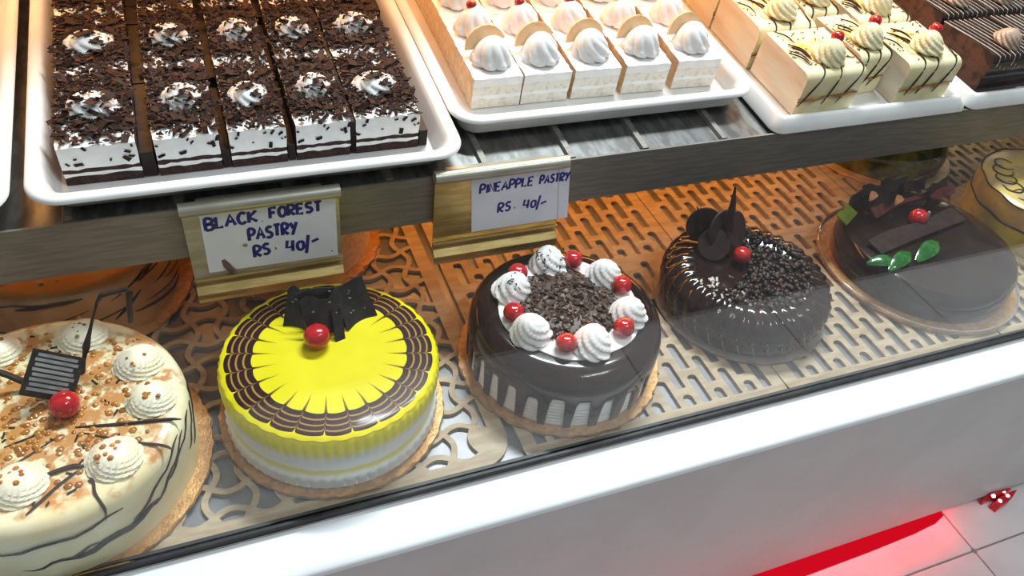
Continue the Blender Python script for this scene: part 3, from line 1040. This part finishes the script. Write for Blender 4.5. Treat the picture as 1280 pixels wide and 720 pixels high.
# ---- green glazed cake, half hidden behind the dark one
cx, cy, H = 0.9200, 0.7420, 0.046
t = cake('green_glazed_cake', 'dark green glossy cake on tan board behind the flat dark chocolate cake', cx, cy, 0.1120, M['pale_board'])
R = 0.098
MB().lathe([(R * 0.5, BT), (R, BT), (R + 0.002, 0.018), (R, 0.032), (R - 0.010, 0.042), (R - 0.03, H), (R * 0.3, H), (0.01, H)], 110).build('icing', M['green_glaze'], t)
for k in range(5):
    a = math.radians(215 + 30 * k)
    leaf(t, 0.066 * math.cos(a), 0.066 * math.sin(a), H, 0.040, 0.011, a + 1.5, 0.1, M['green_leaf'])

# ---- butterscotch cake in the back row, under the shelf
t = butterscotch_cake('shade-tinted drizzled cake in the back row, mostly hidden by the steel shelf lip', -0.1470, 0.7015, 0.1130, 0.0985, 0.066, 8, 'shaded_butterscotch')
side = []
random.seed(5)
for q in range(16):
    a0 = math.radians(random.uniform(-150, -15))
    z0 = random.uniform(0.02, 0.058)
    da, dz = math.radians(random.uniform(18, 45)), random.uniform(-0.020, 0.024)
    side.append([cyl_pt(0.0985, a0 + da * i / 7, min(0.062, max(0.008, z0 + dz * i / 7)), 0.0) for i in range(8)])
mb = MB()
for p in side:
    mb.tube(p, random.choice((0.0009, 0.0012, 0.0018)), 6, taper=0.7)
mb.build('side_drizzle', M['dark_choc'], t)
mb = MB()
for _ in range(120):
    r = 0.08 * random.random() ** 0.5
    a = random.random() * 2 * PI
    mb.ball((r * math.cos(a), r * math.sin(a), 0.067), random.uniform(0.001, 0.003), 6, 4, 0.5)
mb.build('caramel_bits', M['caramel'], t, kind='stuff')

# ---- plain caramel cake in the back row
cx, cy = 0.0673, 0.7241
t = cake('caramel_cake', 'plain caramel cake behind the black forest price holder, in the back row', cx, cy, 0.1020, M['gold_board'], 0.0030)
MB().lathe([(0.05, BT), (0.0900, BT), (0.0912, 0.02), (0.0905, 0.055), (0.086, 0.060), (0.05, 0.061), (0.01, 0.061)], 110).build('icing', M['tan_sponge'], t)
mb = MB()
for k in range(14):
    a = 2 * PI * k / 14
    mb.ball((0.074 * math.cos(a), 0.074 * math.sin(a), 0.063), 0.008, 10, 6, 0.7)
mb.build('cream_border', M['ivory_cream'], t)

# ------------------------------------------------------------------ trays on the shelf
def tray(label, x0, x1, s0, s1, wall=0.030, rim=0.011, rc=0.028, ht=0.0255, low=False):
    cx_, cs_ = (x0 + x1) / 2, (s0 + s1) / 2
    o = thing('serving_tray', label, 'tray', S(cx_, cs_, 0.0036), (TILT, 0, 0), 'white serving trays on the upper shelf')
    hx, hs = (x1 - x0) / 2, (s1 - s0) / 2
    prof = [(wall + 0.004, 0.0), (wall - 0.004, 0.0016), (0.006, ht - 0.0060), (0.0022, ht - 0.0050), (0.0, ht - 0.0034), (0.0008, ht - 0.0010), (0.0030, ht), (rim - 0.002, ht), (rim + 0.001, ht - 0.0016), (rim + 0.004, ht - 0.006), (wall - 0.001, 0.0036), (wall + 0.006, 0.0022)]
    if low:            # shallow tray whose outer skirt slopes down and out
        prof = [(0.004, 0.0), (0.0, 0.0006), (0.0002, 0.0022), (0.0082, 0.0122), (0.0100, 0.0142), (0.0125, 0.0150), (0.0145, 0.0142), (0.0160, 0.0120), (0.0180, 0.0048), (0.0230, 0.0030)]
    rows = []
    for d, z in prof:
        rows.append([(x, y, z) for x, y in rrect(-hx + d, hx - d, -hs + d, hs - d, max(0.004, rc - d * 0.7), 8)])
    MB().rings(rows).build('tray_body', M['white_melamine'], o, smooth=50)
    return o


tray('white tray at the far left, only its right rim in view', -0.52, -0.150, -0.006, 0.40)
tray('white tray under the black forest slices', -0.1405, 0.2215, -0.002, 0.40, 0.0235)
tray('white tray under the white pineapple cubes', 0.2225, 0.5705, 0.041, 0.40, 0.017)
tray('white tray under the cream butterscotch wedges', 0.5712, 0.8520, -0.003, 0.40, rc=0.014, low=True)
tray('white tray under the dark chocolate slices', 0.8525, 1.16, -0.003, 0.40, rc=0.014, low=True)
HB = 0.0036 + 0.0030     # height of a tray's inner floor above the shelf plate


# ------------------------------------------------------------------ black forest slices
def layered_block(x0, x1, y0, y1, layers, side_mi, top_mi, jit=0.0, nx=8, ny=10, topdisp=0.0):
    """block of stacked layers: front and back faces show the layers, the cut sides show side_mi"""
    mb = MB()
    zs = [layers[0][0]] + [l[1] for l in layers]
    V = {}

    def vid(k, i, j):
        if (k, i, j) not in V:
            x = x0 + (x1 - x0) * i / nx
            y = y0 + (y1 - y0) * j / ny
            z = zs[k]
            if 0 < k < len(zs) - 1:
                z += random.uniform(-1, 1) * jit
            if k > 0:
                if j == 0:
                    y += random.uniform(-1, 1) * jit * 0.7
                if i in (0, nx):
                    x += random.uniform(-1, 1) * jit * 0.6
            if k == len(zs) - 1:
                z += random.uniform(-1, 1) * topdisp
                if i in (0, nx) or j in (0, ny):
                    z -= 0.0012
            V[(k, i, j)] = len(mb.v)
            mb.v.append((x, y, z))
        return V[(k, i, j)]
    for k, l in enumerate(layers):
        for i in range(nx):
            mb.f.append((vid(k, i, 0), vid(k, i + 1, 0), vid(k + 1, i + 1, 0), vid(k + 1, i, 0)))
            mb.m.append(l[2])
            mb.f.append((vid(k, i + 1, ny), vid(k, i, ny), vid(k + 1, i, ny), vid(k + 1, i + 1, ny)))
            mb.m.append(l[2])
        for j in range(ny):
            mb.f.append((vid(k, 0, j + 1), vid(k, 0, j), vid(k + 1, 0, j), vid(k + 1, 0, j + 1)))
            mb.m.append(side_mi if side_mi is not None else l[2])
            mb.f.append((vid(k, nx, j), vid(k, nx, j + 1), vid(k + 1, nx, j + 1), vid(k + 1, nx, j)))
            mb.m.append(side_mi if side_mi is not None else l[2])
    K = len(layers)
    for i in range(nx):
        for j in range(ny):
            mb.f.append((vid(K, i, j), vid(K, i + 1, j), vid(K, i + 1, j + 1), vid(K, i, j + 1)))
            mb.m.append(top_mi)
            mb.f.append((vid(0, i, j), vid(0, i, j + 1), vid(0, i + 1, j + 1), vid(0, i + 1, j)))
            mb.m.append(layers[0][2])
    return mb


def forest_proto(k):
    random.seed(40 + k)
    t = thing('black_forest_slice', '', 'pastry', group='black forest slices on the left tray')
    hw, hl = 0.0260, 0.0490
    mb = layered_block(-hw, hw, -hl, hl, [(0, 0.0085, 0), (0, 0.0120, 1), (0, 0.0160, 0), (0, 0.0275, 1), (0, 0.0392, 1)], 0, 1, 0.0008, 10, 16, 0.0009)
    mb.build('cake_layers', [M['dark_sponge'], M['white_cream']], t, smooth=50)
    rosette_mb(0.0195, 0.0125, 7, 1.4, 0.22, 0.6, 56).build('rosette', M['white_cream'], t, loc=(random.uniform(-0.003, 0.003), random.uniform(-0.002, 0.006), 0.0382))
    mb = MB()
    # flakes: bare cream along the front edge and on the rosette, dense elsewhere
    for _ in range(1500):
        x, y = random.uniform(-hw, hw), random.uniform(-hl, hl)
        rr_ = math.hypot(x, y - 0.002)
        if rr_ < 0.018 and random.random() < 0.80:
            continue
        if y < -hl + 0.018 and random.random() < 0.80 - (y + hl) * 22:
            continue
        z = 0.0398 + (0.0122 * max(0, 1 - (rr_ / 0.019) ** 2.2) if rr_ < 0.019 else 0) + random.random() * 0.0018
        big = random.random() < 0.07
        s_ = random.uniform(0.0040, 0.0080) if big else random.uniform(0.0009, 0.0031)
        rot = Euler((random.gauss(0, 0.35), random.gauss(0, 0.35), random.gauss(0, 0.9))).to_matrix()
        mb.flake((x, y, z), s_, s_ * random.uniform(0.25, 0.6), 0.0003, rot, s_ * random.uniform(-0.15, 0.3), random.choice((0, 0, 0, 1)))
    for _ in range(10):
        x, z = random.uniform(-hw, hw), random.uniform(0.020, 0.037)
        s_ = random.uniform(0.001, 0.0035)
        mb.flake((x, -hl - 0.0006, z), s_, s_ * 0.5, 0.0003, Euler((PI / 2, random.random() * 3, 0)).to_matrix(), 0, 0)
    mb.build('chocolate_flakes', [M['flake_choc'], M['flake_brown']], t, kind='stuff', smooth=False)
    return t


words_c = ['first', 'second', 'third', 'fourth', 'fifth']
words_r = ['front', 'second', 'third']
protos = [forest_proto(k) for k in range(3)]
used = [False] * 3
xs = [-0.0840, -0.0160, 0.0420, 0.0980, 0.1570]
wx = [1.14, 0.99, 0.92, 0.93, 1.14]
M['divider'] = mat('divider_brown', (0.012, 0.006, 0.005), (0.022, 0.010, 0.007), scale=60, rough=0.45, spec=0.25)
for r in range(3):
    for c in range(5):
        k = (c + 2 * r + (c // 3)) % 3
        if not used[k]:
            o = protos[k]
            used[k] = True
        else:
            o = copy_tree(protos[k])
        o.location = S(xs[c], 0.0425 + 0.0490 + r * 0.0990, HB)
        o.rotation_euler = (TILT, 0, (-0.006, 0.003, -0.003, 0.004, -0.002)[c])
        o.scale = (wx[c], 1, 1)
        if c < 4:                      # dark strip pressed against the cut side of the slice
            g0 = 0.0260 + 0.0008
            g1 = (xs[c + 1] - 0.0260 * wx[c + 1] - xs[c]) / wx[c] - 0.0010
            MB().box(g0, g1, -0.0485, 0.0485, 0.0005, (0.026, 0.020, 0.018, 0.036)[c]).build('chocolate_strip', M['divider'], o, smooth=False)
        o['label'] = 'black forest slice with chocolate flakes, %s row, %s from the left of its tray' % (words_r[r], words_c[c])

# ------------------------------------------------------------------ pineapple cubes
def pine_proto(k, kind):
    random.seed(60 + k)
    t = thing('pineapple_pastry', '', 'pastry', group='white pineapple cubes on the second tray')
    hw, hl, h = 0.0262, 0.0282, 0.0360
    mb = layered_block(-hw, hw, -hl, hl, [(0, 0.0110, 0), (0, 0.0150, 1), (0, 0.0255, 0), (0, 0.0310, 1), (0, h, 1)], 2, 1, 0.0007, 10, 10, 0.0003)
    mb.build('sponge', [M['pale_sponge'], M['white_cream'], M['tan_sponge']], t, smooth=50)
    rosette_mb(0.0220, 0.0270, 8, 0.55 + 0.3 * (k % 3), 0.17, 0.52, lean=0.002).build('rosette', M['white_cream'], t, loc=(0, -0.001, h - 0.0006), rot=(-0.10, 0.05, k * 0.8))
    if kind == 'slice':
        mb = MB()
        rows = []
        for i in range(9):
            a = math.radians(12 + 156 * i / 8)
            rows.append([(0.0230 * math.cos(a) * q, y, 0.0235 * math.sin(a) * q) for q, y in ((0.25, -0.0014), (1.0, -0.0014), (1.0, 0.0014), (0.25, 0.0014))])
        mb.rings(rows)
        mb.build('pineapple_slice', M['pineapple'], t, smooth=30, loc=(-0.001, 0.0140, h + 0.0060), rot=(-0.30, -0.20, 0.12))
    else:
        cherry_on(t, -0.002, 0.0075, h + 0.0195, 0.0058)
    return t


pp = {}
for r in range(4):
    for c in range(5):
        kind = 'slice' if r == 0 else 'cherry'
        key = (c % 3, kind)
        if key not in pp:
            o = pp[key] = pine_proto(c % 3, kind)
        else:
            o = copy_tree(pp[key])
        x = (0.2815, 0.3355, 0.3935, 0.4540, 0.5175)[c]
        s = 0.0905 + 0.0282 + r * 0.0570
        o.location = S(x, s, HB)
        o.rotation_euler = (TILT, 0, (0.0, 0.0, -0.02, -0.03, -0.045)[c])
        o['label'] = 'white pineapple cube with %s, %s row, %s from the tray left' % ('orange fruit slice' if r == 0 else 'cherry', (words_r + ['fourth'])[r], words_c[c])

# ------------------------------------------------------------------ butterscotch wedges
def rounded_front(hw, hl, h, rf, n=7):
    """side outline (y, z) of a slice with a rounded front top edge"""
    P = [(hl, 0), (hl, h)]
    for i in range(n + 1):
        a = PI / 2 + PI / 2 * i / n
        P.append((-hl + rf + rf * math.cos(a), h - rf + rf * math.sin(a)))
    P += [(-hl - 0.0005, h * 0.45), (-hl + 0.0015, h * 0.40), (-hl, h * 0.34), (-hl, 0.0)]
    return P


def slab(hw, hl, h, rf, icing, cut, nx=6):
    mb = MB()
    P = rounded_front(hw, hl, h, rf)
    rows = [[(-hw + 2 * hw * i / nx, y, z) for y, z in P] for i in range(nx + 1)]
    mb.rings(rows, True, True, True, 0)
    mb.m[-1] = mb.m[-2] = 1
    return mb


def butter_proto(k, hw):
    random.seed(80 + k)
    t = thing('butterscotch_slice', '', 'pastry', group='cream butterscotch slices on the third tray')
    hl, h = 0.0430, 0.0500
    slab(hw, hl, h, 0.010, 0, 1).build('cake_body', [M['ivory_cream'], M['cut_face']], t, smooth=50)
    mb = MB()
    mb.lathe([(0.030, h - 0.001), (0.031, h + 0.0006), (0.026, h + 0.0012), (0.005, h + 0.0014)], 60, lambda r, z, th, q: (r * (0.80 + 0.12 * math.sin(3 * th + k) + 0.08 * math.sin(7 * th)) * min(1, hw / 0.03), z))
    mb.build('caramel_glaze', mat('caramel_syrup_%d' % k, (0.66, 0.36, 0.07), (0.78, 0.66, 0.34), scale=70, rough=0.25), t)
    mb = MB()
    mb.tube([(-hw + 2 * hw * i / 12, -hl - 0.0004, 0.0165 + 0.0060 * i / 12 + 0.0012 * math.sin(i * 1.4)) for i in range(13)], [0.0006 + 0.0018 * random.random() ** 2 for _ in range(13)], 6)
    mb.build('caramel_filling', M['caramel'], t)
    rosette_mb(0.0205, 0.0235, 8, 2.2, 0.20, 0.60).build('rosette', M['ivory_cream'], t, loc=(0.003, -0.015, h), rot=(0.10, 0.1, k))
    cherry_on(t, 0.013, -0.006, h + 0.014, 0.0074)
    L = []
    for q in range(3):
        x = -hw * 0.6 + q * hw * 0.62 + random.uniform(-0.004, 0.004)
        d = random.uniform(0.006, 0.013)
        L.append([(x + d * 1.5, 0.0, h + 0.0016), (x + d, -hl + 0.012, h + 0.0010), (x + d * 0.7, -hl + 0.0030, h - 0.0030), (x + d * 0.2, -hl - 0.0004, h - 0.0120), (x - d * 0.4, -hl - 0.0012, h * 0.5), (x - d, -hl - 0.0010, h * 0.22)])
    for q in range(5):
        x0_, y0_ = random.uniform(-hw, hw * 0.2), random.uniform(0.0, hl)
        L.append([(x0_, y0_, h + 0.0014), (x0_ + 0.010, y0_ - 0.012, h + 0.0020), (x0_ + 0.012, y0_ - 0.026, h + 0.0014)])
    for p in L:
        p[:] = [(max(-hw, min(hw, a)), b, c) for a, b, c in p]
    mb = MB()
    for p in L:
        mb.tube(smooth_line(p, 4), random.uniform(0.0007, 0.0011), 6, None, taper=0.5)
    mb.build('drizzle', M['dark_choc'], t)
    mb = MB()
    for _ in range(40):
        a = random.uniform(-hw, hw)
        b = random.uniform(-hl + 0.01, hl)
        mb.flake((a, b, h + 0.0012), random.uniform(0.001, 0.003), 0.0007, 0.0003, Matrix.Rotation(random.random() * 3, 3, 'Z'))
    mb.build('chocolate_specks', M['dark_choc'], t, kind='stuff', smooth=False)
    return t


bp = [butter_proto(0, 0.0410), butter_proto(1, 0.0235), butter_proto(2, 0.0400)]
bu = [False] * 3
spots = [(0.6485, 0.0665, 0.02, 0, 'front slice of tray by its left wall'),
         (0.7190, 0.0900, 0.08, 1, 'narrow one set back between the two front ones'),
         (0.7900, 0.0660, 0.02, 2, 'front slice nearest the dark chocolate slices'),
         (0.6440, 0.1570, 0.00, 2, 'second row by the tray wall'),
         (0.7130, 0.1840, -0.04, 1, 'second row in the middle'),
         (0.7860, 0.1570, 0.03, 0, 'second row beside the dark slices'),
         (0.6440, 0.2460, 0.00, 0, 'back row by the tray wall'),
         (0.7140, 0.2740, 0.00, 1, 'back row in the middle'),
         (0.7850, 0.2480, 0.00, 2, 'back row beside the dark slices')]
for x, s, rz, k, where in spots:
    o = bp[k] if not bu[k] else copy_tree(bp[k])
    bu[k] = True
    o.location = S(x, s, HB + 0.0008)
    o.rotation_euler = (TILT, 0, rz)
    o['label'] = 'cream butterscotch slice with rosette and cherry, ' + where

# ------------------------------------------------------------------ dark chocolate slices
def choc_proto(k):
    random.seed(100 + k)
    t = thing('chocolate_slice', '', 'pastry', group='dark chocolate slices on the right tray')
    hw, hl, h = 0.0375, 0.0430, 0.0490
    slab(hw, hl, h, 0.008, 0, 1).build('cake_body', [M['glaze'], M['brown_sponge']], t, smooth=50)
    rosette_mb(0.0185, 0.0200, 8, 2.4, 0.18, 0.6).build('rosette', M['mocha_cream'], t, loc=(0.004, -0.016, h), rot=(0.1, 0.2, k))
    mb = MB()
    for q in range(9):
        x = -hw * 0.85 + q * hw * 0.22
        p = [(x - 0.014, hl * 0.9, h + 0.0008), (x - 0.003, 0, h + 0.0008), (x + 0.004, -hl + 0.008, h + 0.0006), (x + 0.0052, -hl + 0.0018, h - 0.0030), (x + 0.0040, -hl - 0.0002, h - 0.012 - 0.003 * (q % 3))]
        mb.tube(smooth_line(p, 3), 0.0004 if q % 3 else 0.0007, 5, None)
    mb.build('white_drizzle', M['white_choc'], t)
    return t


cp = [choc_proto(k) for k in range(2)]
cu_ = [False] * 2
for i, (x, s, rz, k, where) in enumerate([(0.9160, 0.0665, 0.02, 0, 'front row beside the cream slices'), (0.9960, 0.0680, -0.04, 1, 'front row, second from the cream slices'),
                                          (0.9160, 0.1590, 0.02, 1, 'second row beside the cream slices'), (0.9950, 0.1610, 0.02, 0, 'second row, second from the cream slices'),
                                          (0.9160, 0.2530, 0.02, 0, 'back row beside the cream slices'), (0.9940, 0.2560, 0.0, 1, 'back row, second from the cream slices'), (1.0800, 0.1610, 0.0, 1, 'second row, third from the cream slices')]):
    o = cp[k] if not cu_[k] else copy_tree(cp[k])
    cu_[k] = True
    o.location = S(x, s, HB + 0.0008)
    o.rotation_euler = (TILT, 0, rz)
    o['label'] = 'dark chocolate slice with white lines and mocha rosette, ' + where

# ------------------------------------------------------------------ price holders and cards
FONT = {
    'A': [[(0, 0), (0.45, 1), (0.9, 0)], [(0.18, 0.38), (0.75, 0.38)]],
    'B': [[(0, 0), (0, 1), (0.5, 1), (0.68, 0.8), (0.5, 0.56), (0, 0.52), (0.6, 0.46), (0.75, 0.22), (0.55, 0), (0, 0)]],
    'C': [[(0.75, 0.85), (0.45, 1), (0.12, 0.8), (0.02, 0.45), (0.2, 0.08), (0.5, 0), (0.78, 0.15)]],
    'E': [[(0.65, 1), (0, 1), (0, 0), (0.68, 0)], [(0, 0.52), (0.55, 0.52)]],
    'F': [[(0.7, 1), (0, 1), (0, 0)], [(0, 0.52), (0.55, 0.52)]],
    'I': [[(0.1, 1), (0.1, 0)]],
    'K': [[(0, 0), (0, 1)], [(0.72, 1), (0.05, 0.48), (0.78, 0)]],
    'L': [[(0, 1), (0, 0), (0.65, 0.02)]],
    'N': [[(0, 0), (0, 1), (0.65, 0), (0.65, 1)]],
    'O': [[(0.4, 1), (0.08, 0.78), (0.02, 0.4), (0.22, 0.03), (0.5, 0), (0.76, 0.3), (0.74, 0.74), (0.4, 1)]],
    'P': [[(0, 0), (0, 1), (0.5, 1), (0.7, 0.78), (0.5, 0.5), (0, 0.46)]],
    'R': [[(0, 0), (0, 1), (0.5, 1), (0.7, 0.78), (0.5, 0.52), (0, 0.48), (0.75, 0)]],
    'S': [[(0.68, 0.88), (0.4, 1), (0.1, 0.85), (0.15, 0.6), (0.55, 0.45), (0.7, 0.2), (0.4, 0), (0.02, 0.1)]],
    'T': [[(0, 1), (0.8, 1)], [(0.4, 1), (0.4, 0)]],
    'Y': [[(0, 1), (0.38, 0.48)], [(0.8, 1), (0.25, -0.12)]],
    '4': [[(0.12, 1), (0.02, 0.38), (0.75, 0.38)], [(0.62, 0.95), (0.6, 0)]],
    '0': [[(0.35, 0.8), (0.05, 0.6), (0.05, 0.2), (0.3, 0), (0.58, 0.15), (0.6, 0.6), (0.35, 0.8)]],
    '.': [[(0.1, 0.40), (0.16, 0.42)]],
    '/': [[(0, -0.15), (0.28, 1.45)]],
    '-': [[(0, 0.45), (0.6, 0.55)]],
}


def word(mb, txt, xa, za, xb, zb, ht, y, rad, slant=0.08, gap=1.05):
    """hand-lettered word between two baseline points on the card plane"""
    widths = [max([p[0] for s_ in FONT[ch] for p in s_]) + 0.28 if ch not in 'I.' else 0.42 for ch in txt]
    total = sum(widths) - 0.28
    ux, uz = (xb - xa) / total, (zb - za) / total
    cur = 0
    for ch, wd in zip(txt, widths):
        jz = random.uniform(-0.04, 0.05) * ht
        for s_ in FONT[ch]:
            pts = [(xa + ux * (cur + px) + slant * ht * pz * 0.4, y, za + uz * (cur + px) + pz * ht + jz) for px, pz in s_]
            q = smooth_line(pts, 3) if ch in 'BCOSPR0' and len(pts) > 3 else [Vector(p) for p in pts]
            mb.tube(q, rad, 6, ((0, 1, 0), 0.25))
        cur += wd


HY = 0.5795
def price_holder(label, x0, x1, card_lbl, card, stain):
    """sheet metal sign holder: rolled top bead, flat face, grooved lower channel; hooked over the lip"""
    t = thing('price_holder', label, 'sign holder', ((x0 + x1) / 2, HY, 0.064))
    L = (x1 - x0) / 2
    mb = MB().box(-L, L, 0.0, 0.0012, 0.020, 0.100)
    mb.build('face_plate', M['aluminium'] if stain else M['brass'], t, smooth=False)
    mb = MB().tube([(-L - 0.001 + (2 * L + 0.002) * i / 4, -0.0012, 0.1000) for i in range(5)], 0.0062, 14)
    mb.build('top_bead', M['aluminium'], t)
    mb = MB()
    pr = [(0.0012, 0.0225), (-0.0040, 0.0240), (-0.0046, 0.0228), (0.0008, 0.0200), (0.0008, 0.0160), (-0.0030, 0.0150), (-0.0085, 0.0095), (-0.0072, 0.0030), (-0.0078, 0.0), (-0.0060, 0.0), (-0.0060, 0.0080), (0.0012, 0.0140)]
    mb.rings([[(x, y, z) for y, z in pr] for x in (-L, L)])
    mb.build('lower_channel', M['brass'], t, smooth=False)
    mb = MB().box(-L * 0.8, L * 0.8, 0.0012, 0.0140, 0.0985, 0.0997)
    mb.build('hook', M['aluminium'], t, smooth=False)
    return t


pts1 = ((-0.0175, 0.0922), (0.0972, 0.0900), (0.0978, 0.1622), (-0.0165, 0.1622))
pts2 = ((0.2300, 0.0930), (0.3348, 0.0930), (0.3262, 0.1685), (0.2250, 0.1610))


def card(label, pts, y):
    t = thing('price_card', label, 'card', ((pts[0][0] + pts[1][0]) / 2, y, 0.09))
    mb = MB()
    fr = [(p[0], y, p[1]) for p in pts]
    mb.add([(a, b, c) for a, b, c in fr] + [(a, b + 0.0006, c) for a, b, c in fr], [(0, 1, 2, 3), (7, 6, 5, 4), (0, 4, 5, 1), (1, 5, 6, 2), (2, 6, 7, 3), (3, 7, 4, 0)])
    o = mb.build('sheet', M['paper'], t, smooth=False)
    o.location = -Vector(t.location)
    return t, o


price_holder('dull metal price holder hooked on the shelf lip below the black forest slices', -0.0305, 0.1010, '', None, True)
price_holder('brass coloured price holder hooked on the shelf lip below the pineapple cubes', 0.1900, 0.3230, '', None, False)
CY = HY - 0.0008
random.seed(21)
ct, co = card('white card reading BLACK FOREST PASTRY RS. 40/- in blue handwriting', pts1, CY)


def lettering(parent, words, y, rad=0.0009):
    for wd in words:
        mb = MB()
        for txt, xa, za, xb, zb, ht in wd:
            dz = -0.0052       # the lines sit this much lower on the card
            word(mb, txt, xa * 1.012, za + dz, xb * 1.012, zb + dz, ht, y, rad)
        o = mb.build('handwriting', M['ink'], parent, smooth=60)
        o.location = -Vector(parent.location)


K = 0.0  # card plane is close to the plane the letters were measured on
lettering(ct, [[('BLACK', -0.0131, 0.1453, 0.0289, 0.1479, 0.0116), ('FOREST', 0.0400, 0.1486, 0.0838, 0.1501, 0.0106)],
               [('PASTRY', 0.0204, 0.1275, 0.0610, 0.1290, 0.0122)],
               [('RS', 0.0228, 0.1082, 0.0355, 0.1088, 0.0120), ('.', 0.0395, 0.1090, 0.0415, 0.1090, 0.012), ('40', 0.0505, 0.1080, 0.0655, 0.1082, 0.0128), ('/', 0.0678, 0.1060, 0.0700, 0.1060, 0.0130), ('-', 0.0732, 0.1110, 0.0792, 0.1125, 0.0110)]], CY - 0.0001, 0.00158)
mb = MB()
mb.tube([(-0.0040, CY - 0.0002, 0.1050), (-0.0020, CY - 0.0008, 0.0990), (0.0010, CY - 0.0010, 0.0930), (0.0045, CY - 0.0012, 0.0875)], [0.0016, 0.0030, 0.0032, 0.0020], 8, ((0, 1, 0), 0.4))
o = mb.build('smear', M['grime'], ct)
o.location = -Vector(ct.location)
mb = MB()
for (x, z, r) in ((0.0165, 0.1175, 0.0022), (0.0155, 0.1178, 0.0016), (0.0222, 0.1435, 0.0010), (0.0335, 0.1415, 0.0008), (0.0920, 0.0960, 0.0010)):
    mb.rings([[(x + r * q * math.cos(2 * PI * j / 12), CY - yy, z + r * q * math.sin(2 * PI * j / 12)) for j in range(12)] for q, yy in ((1, 0.0), (0.7, 0.00025), (0.1, 0.0003))])
o = mb.build('grease_spot', mat('grease', (0.30, 0.29, 0.26), rough=0.4), ct)
o.location = -Vector(ct.location)

ct, co = card('white card reading PINEAPPLE PASTRY RS. 40/- in blue handwriting', pts2, CY)
lettering(ct, [[('PINEAPPLE', 0.2322, 0.1443, 0.2856, 0.1462, 0.0098), ('PASTRY', 0.2935, 0.1462, 0.3240, 0.1466, 0.0092)],
               [('RS', 0.2528, 0.1182, 0.2650, 0.1188, 0.0106), ('.', 0.2680, 0.1175, 0.2700, 0.1175, 0.010), ('40', 0.2790, 0.1180, 0.2920, 0.1180, 0.0108), ('/', 0.2940, 0.1160, 0.2957, 0.1160, 0.0108), ('-', 0.2978, 0.1165, 0.3035, 0.1180, 0.0100)]], CY - 0.0001, 0.00122)
mb = MB()
mb.add([(0.3145, CY - 0.0004, 0.1625), (0.3149, CY - 0.0004, 0.1625), (0.3236, CY - 0.0004, 0.0932), (0.3232, CY - 0.0004, 0.0932), (0.3145, CY, 0.1625), (0.3149, CY, 0.1625), (0.3236, CY, 0.0932), (0.3232, CY, 0.0932)], [(3, 2, 1, 0), (4, 5, 6, 7), (0, 1, 5, 4), (1, 2, 6, 5), (2, 3, 7, 6), (3, 0, 4, 7)])
o = mb.build('fold_line', mat('fold_grey', (0.42, 0.42, 0.45), rough=0.7), ct, smooth=False)
o.location = -Vector(ct.location)

# ------------------------------------------------------------------ red lights under the case
t = thing('light_strip', 'red light strip and its painted glow on the floor under the display case', 'light strip', (0.2, 0.350, FZ))
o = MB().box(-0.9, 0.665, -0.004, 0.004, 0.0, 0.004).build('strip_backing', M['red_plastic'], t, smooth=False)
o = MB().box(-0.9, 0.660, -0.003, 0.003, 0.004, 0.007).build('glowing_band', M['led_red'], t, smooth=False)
mb = MB()
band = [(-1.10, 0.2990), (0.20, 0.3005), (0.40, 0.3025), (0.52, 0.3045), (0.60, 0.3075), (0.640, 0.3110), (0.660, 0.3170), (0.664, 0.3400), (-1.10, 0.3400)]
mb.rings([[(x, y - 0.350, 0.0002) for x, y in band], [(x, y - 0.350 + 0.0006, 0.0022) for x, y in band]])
mb.build('red_floor_glow', M['red_floor_glow'], t, smooth=False)  # floor glow of the strip, painted as an emissive sheet
LX, LY = 0.9590, 0.3060
t = thing('light_module', 'small red arrow shaped light with white points at the foot of the case', 'light', (LX, LY, FZ))
leafp = [(0.9360, 0.3085), (0.9390, 0.2990), (0.9610, 0.3020), (0.9800, 0.3085), (0.9960, 0.3160), (0.9740, 0.3165), (0.9540, 0.3140)]
mb = MB()
mb.rings([[(x - LX, y - LY, 0.0) for x, y in leafp], [(x - LX, y - LY, 0.007) for x, y in leafp], [((x - 0.962) * 0.82 + 0.962 - LX, (y - 0.308) * 0.82 + 0.308 - LY, 0.0115) for x, y in leafp]])
mb.build('red_body', M['red_plastic'], t, smooth=False)
mb = MB()
fin = [(0.928, 0.0), (0.955, 0.0), (0.974, 0.019), (0.930, 0.026)]
mb.rings([[(x - LX, y - LY, z) for x, z in fin] for y in (0.3175, 0.3145)])
mb.build('red_fin', M['red_plastic'], t, smooth=False)
for x, y, z in ((0.9500, 0.3075, 0.0110), (0.9680, 0.3108, 0.0110), (0.9395, 0.3143, 0.0185)):
    MB().ball((x - LX, y - LY, z), 0.0028, 10, 6, 0.8).build('bulb', M['led_white'], t)
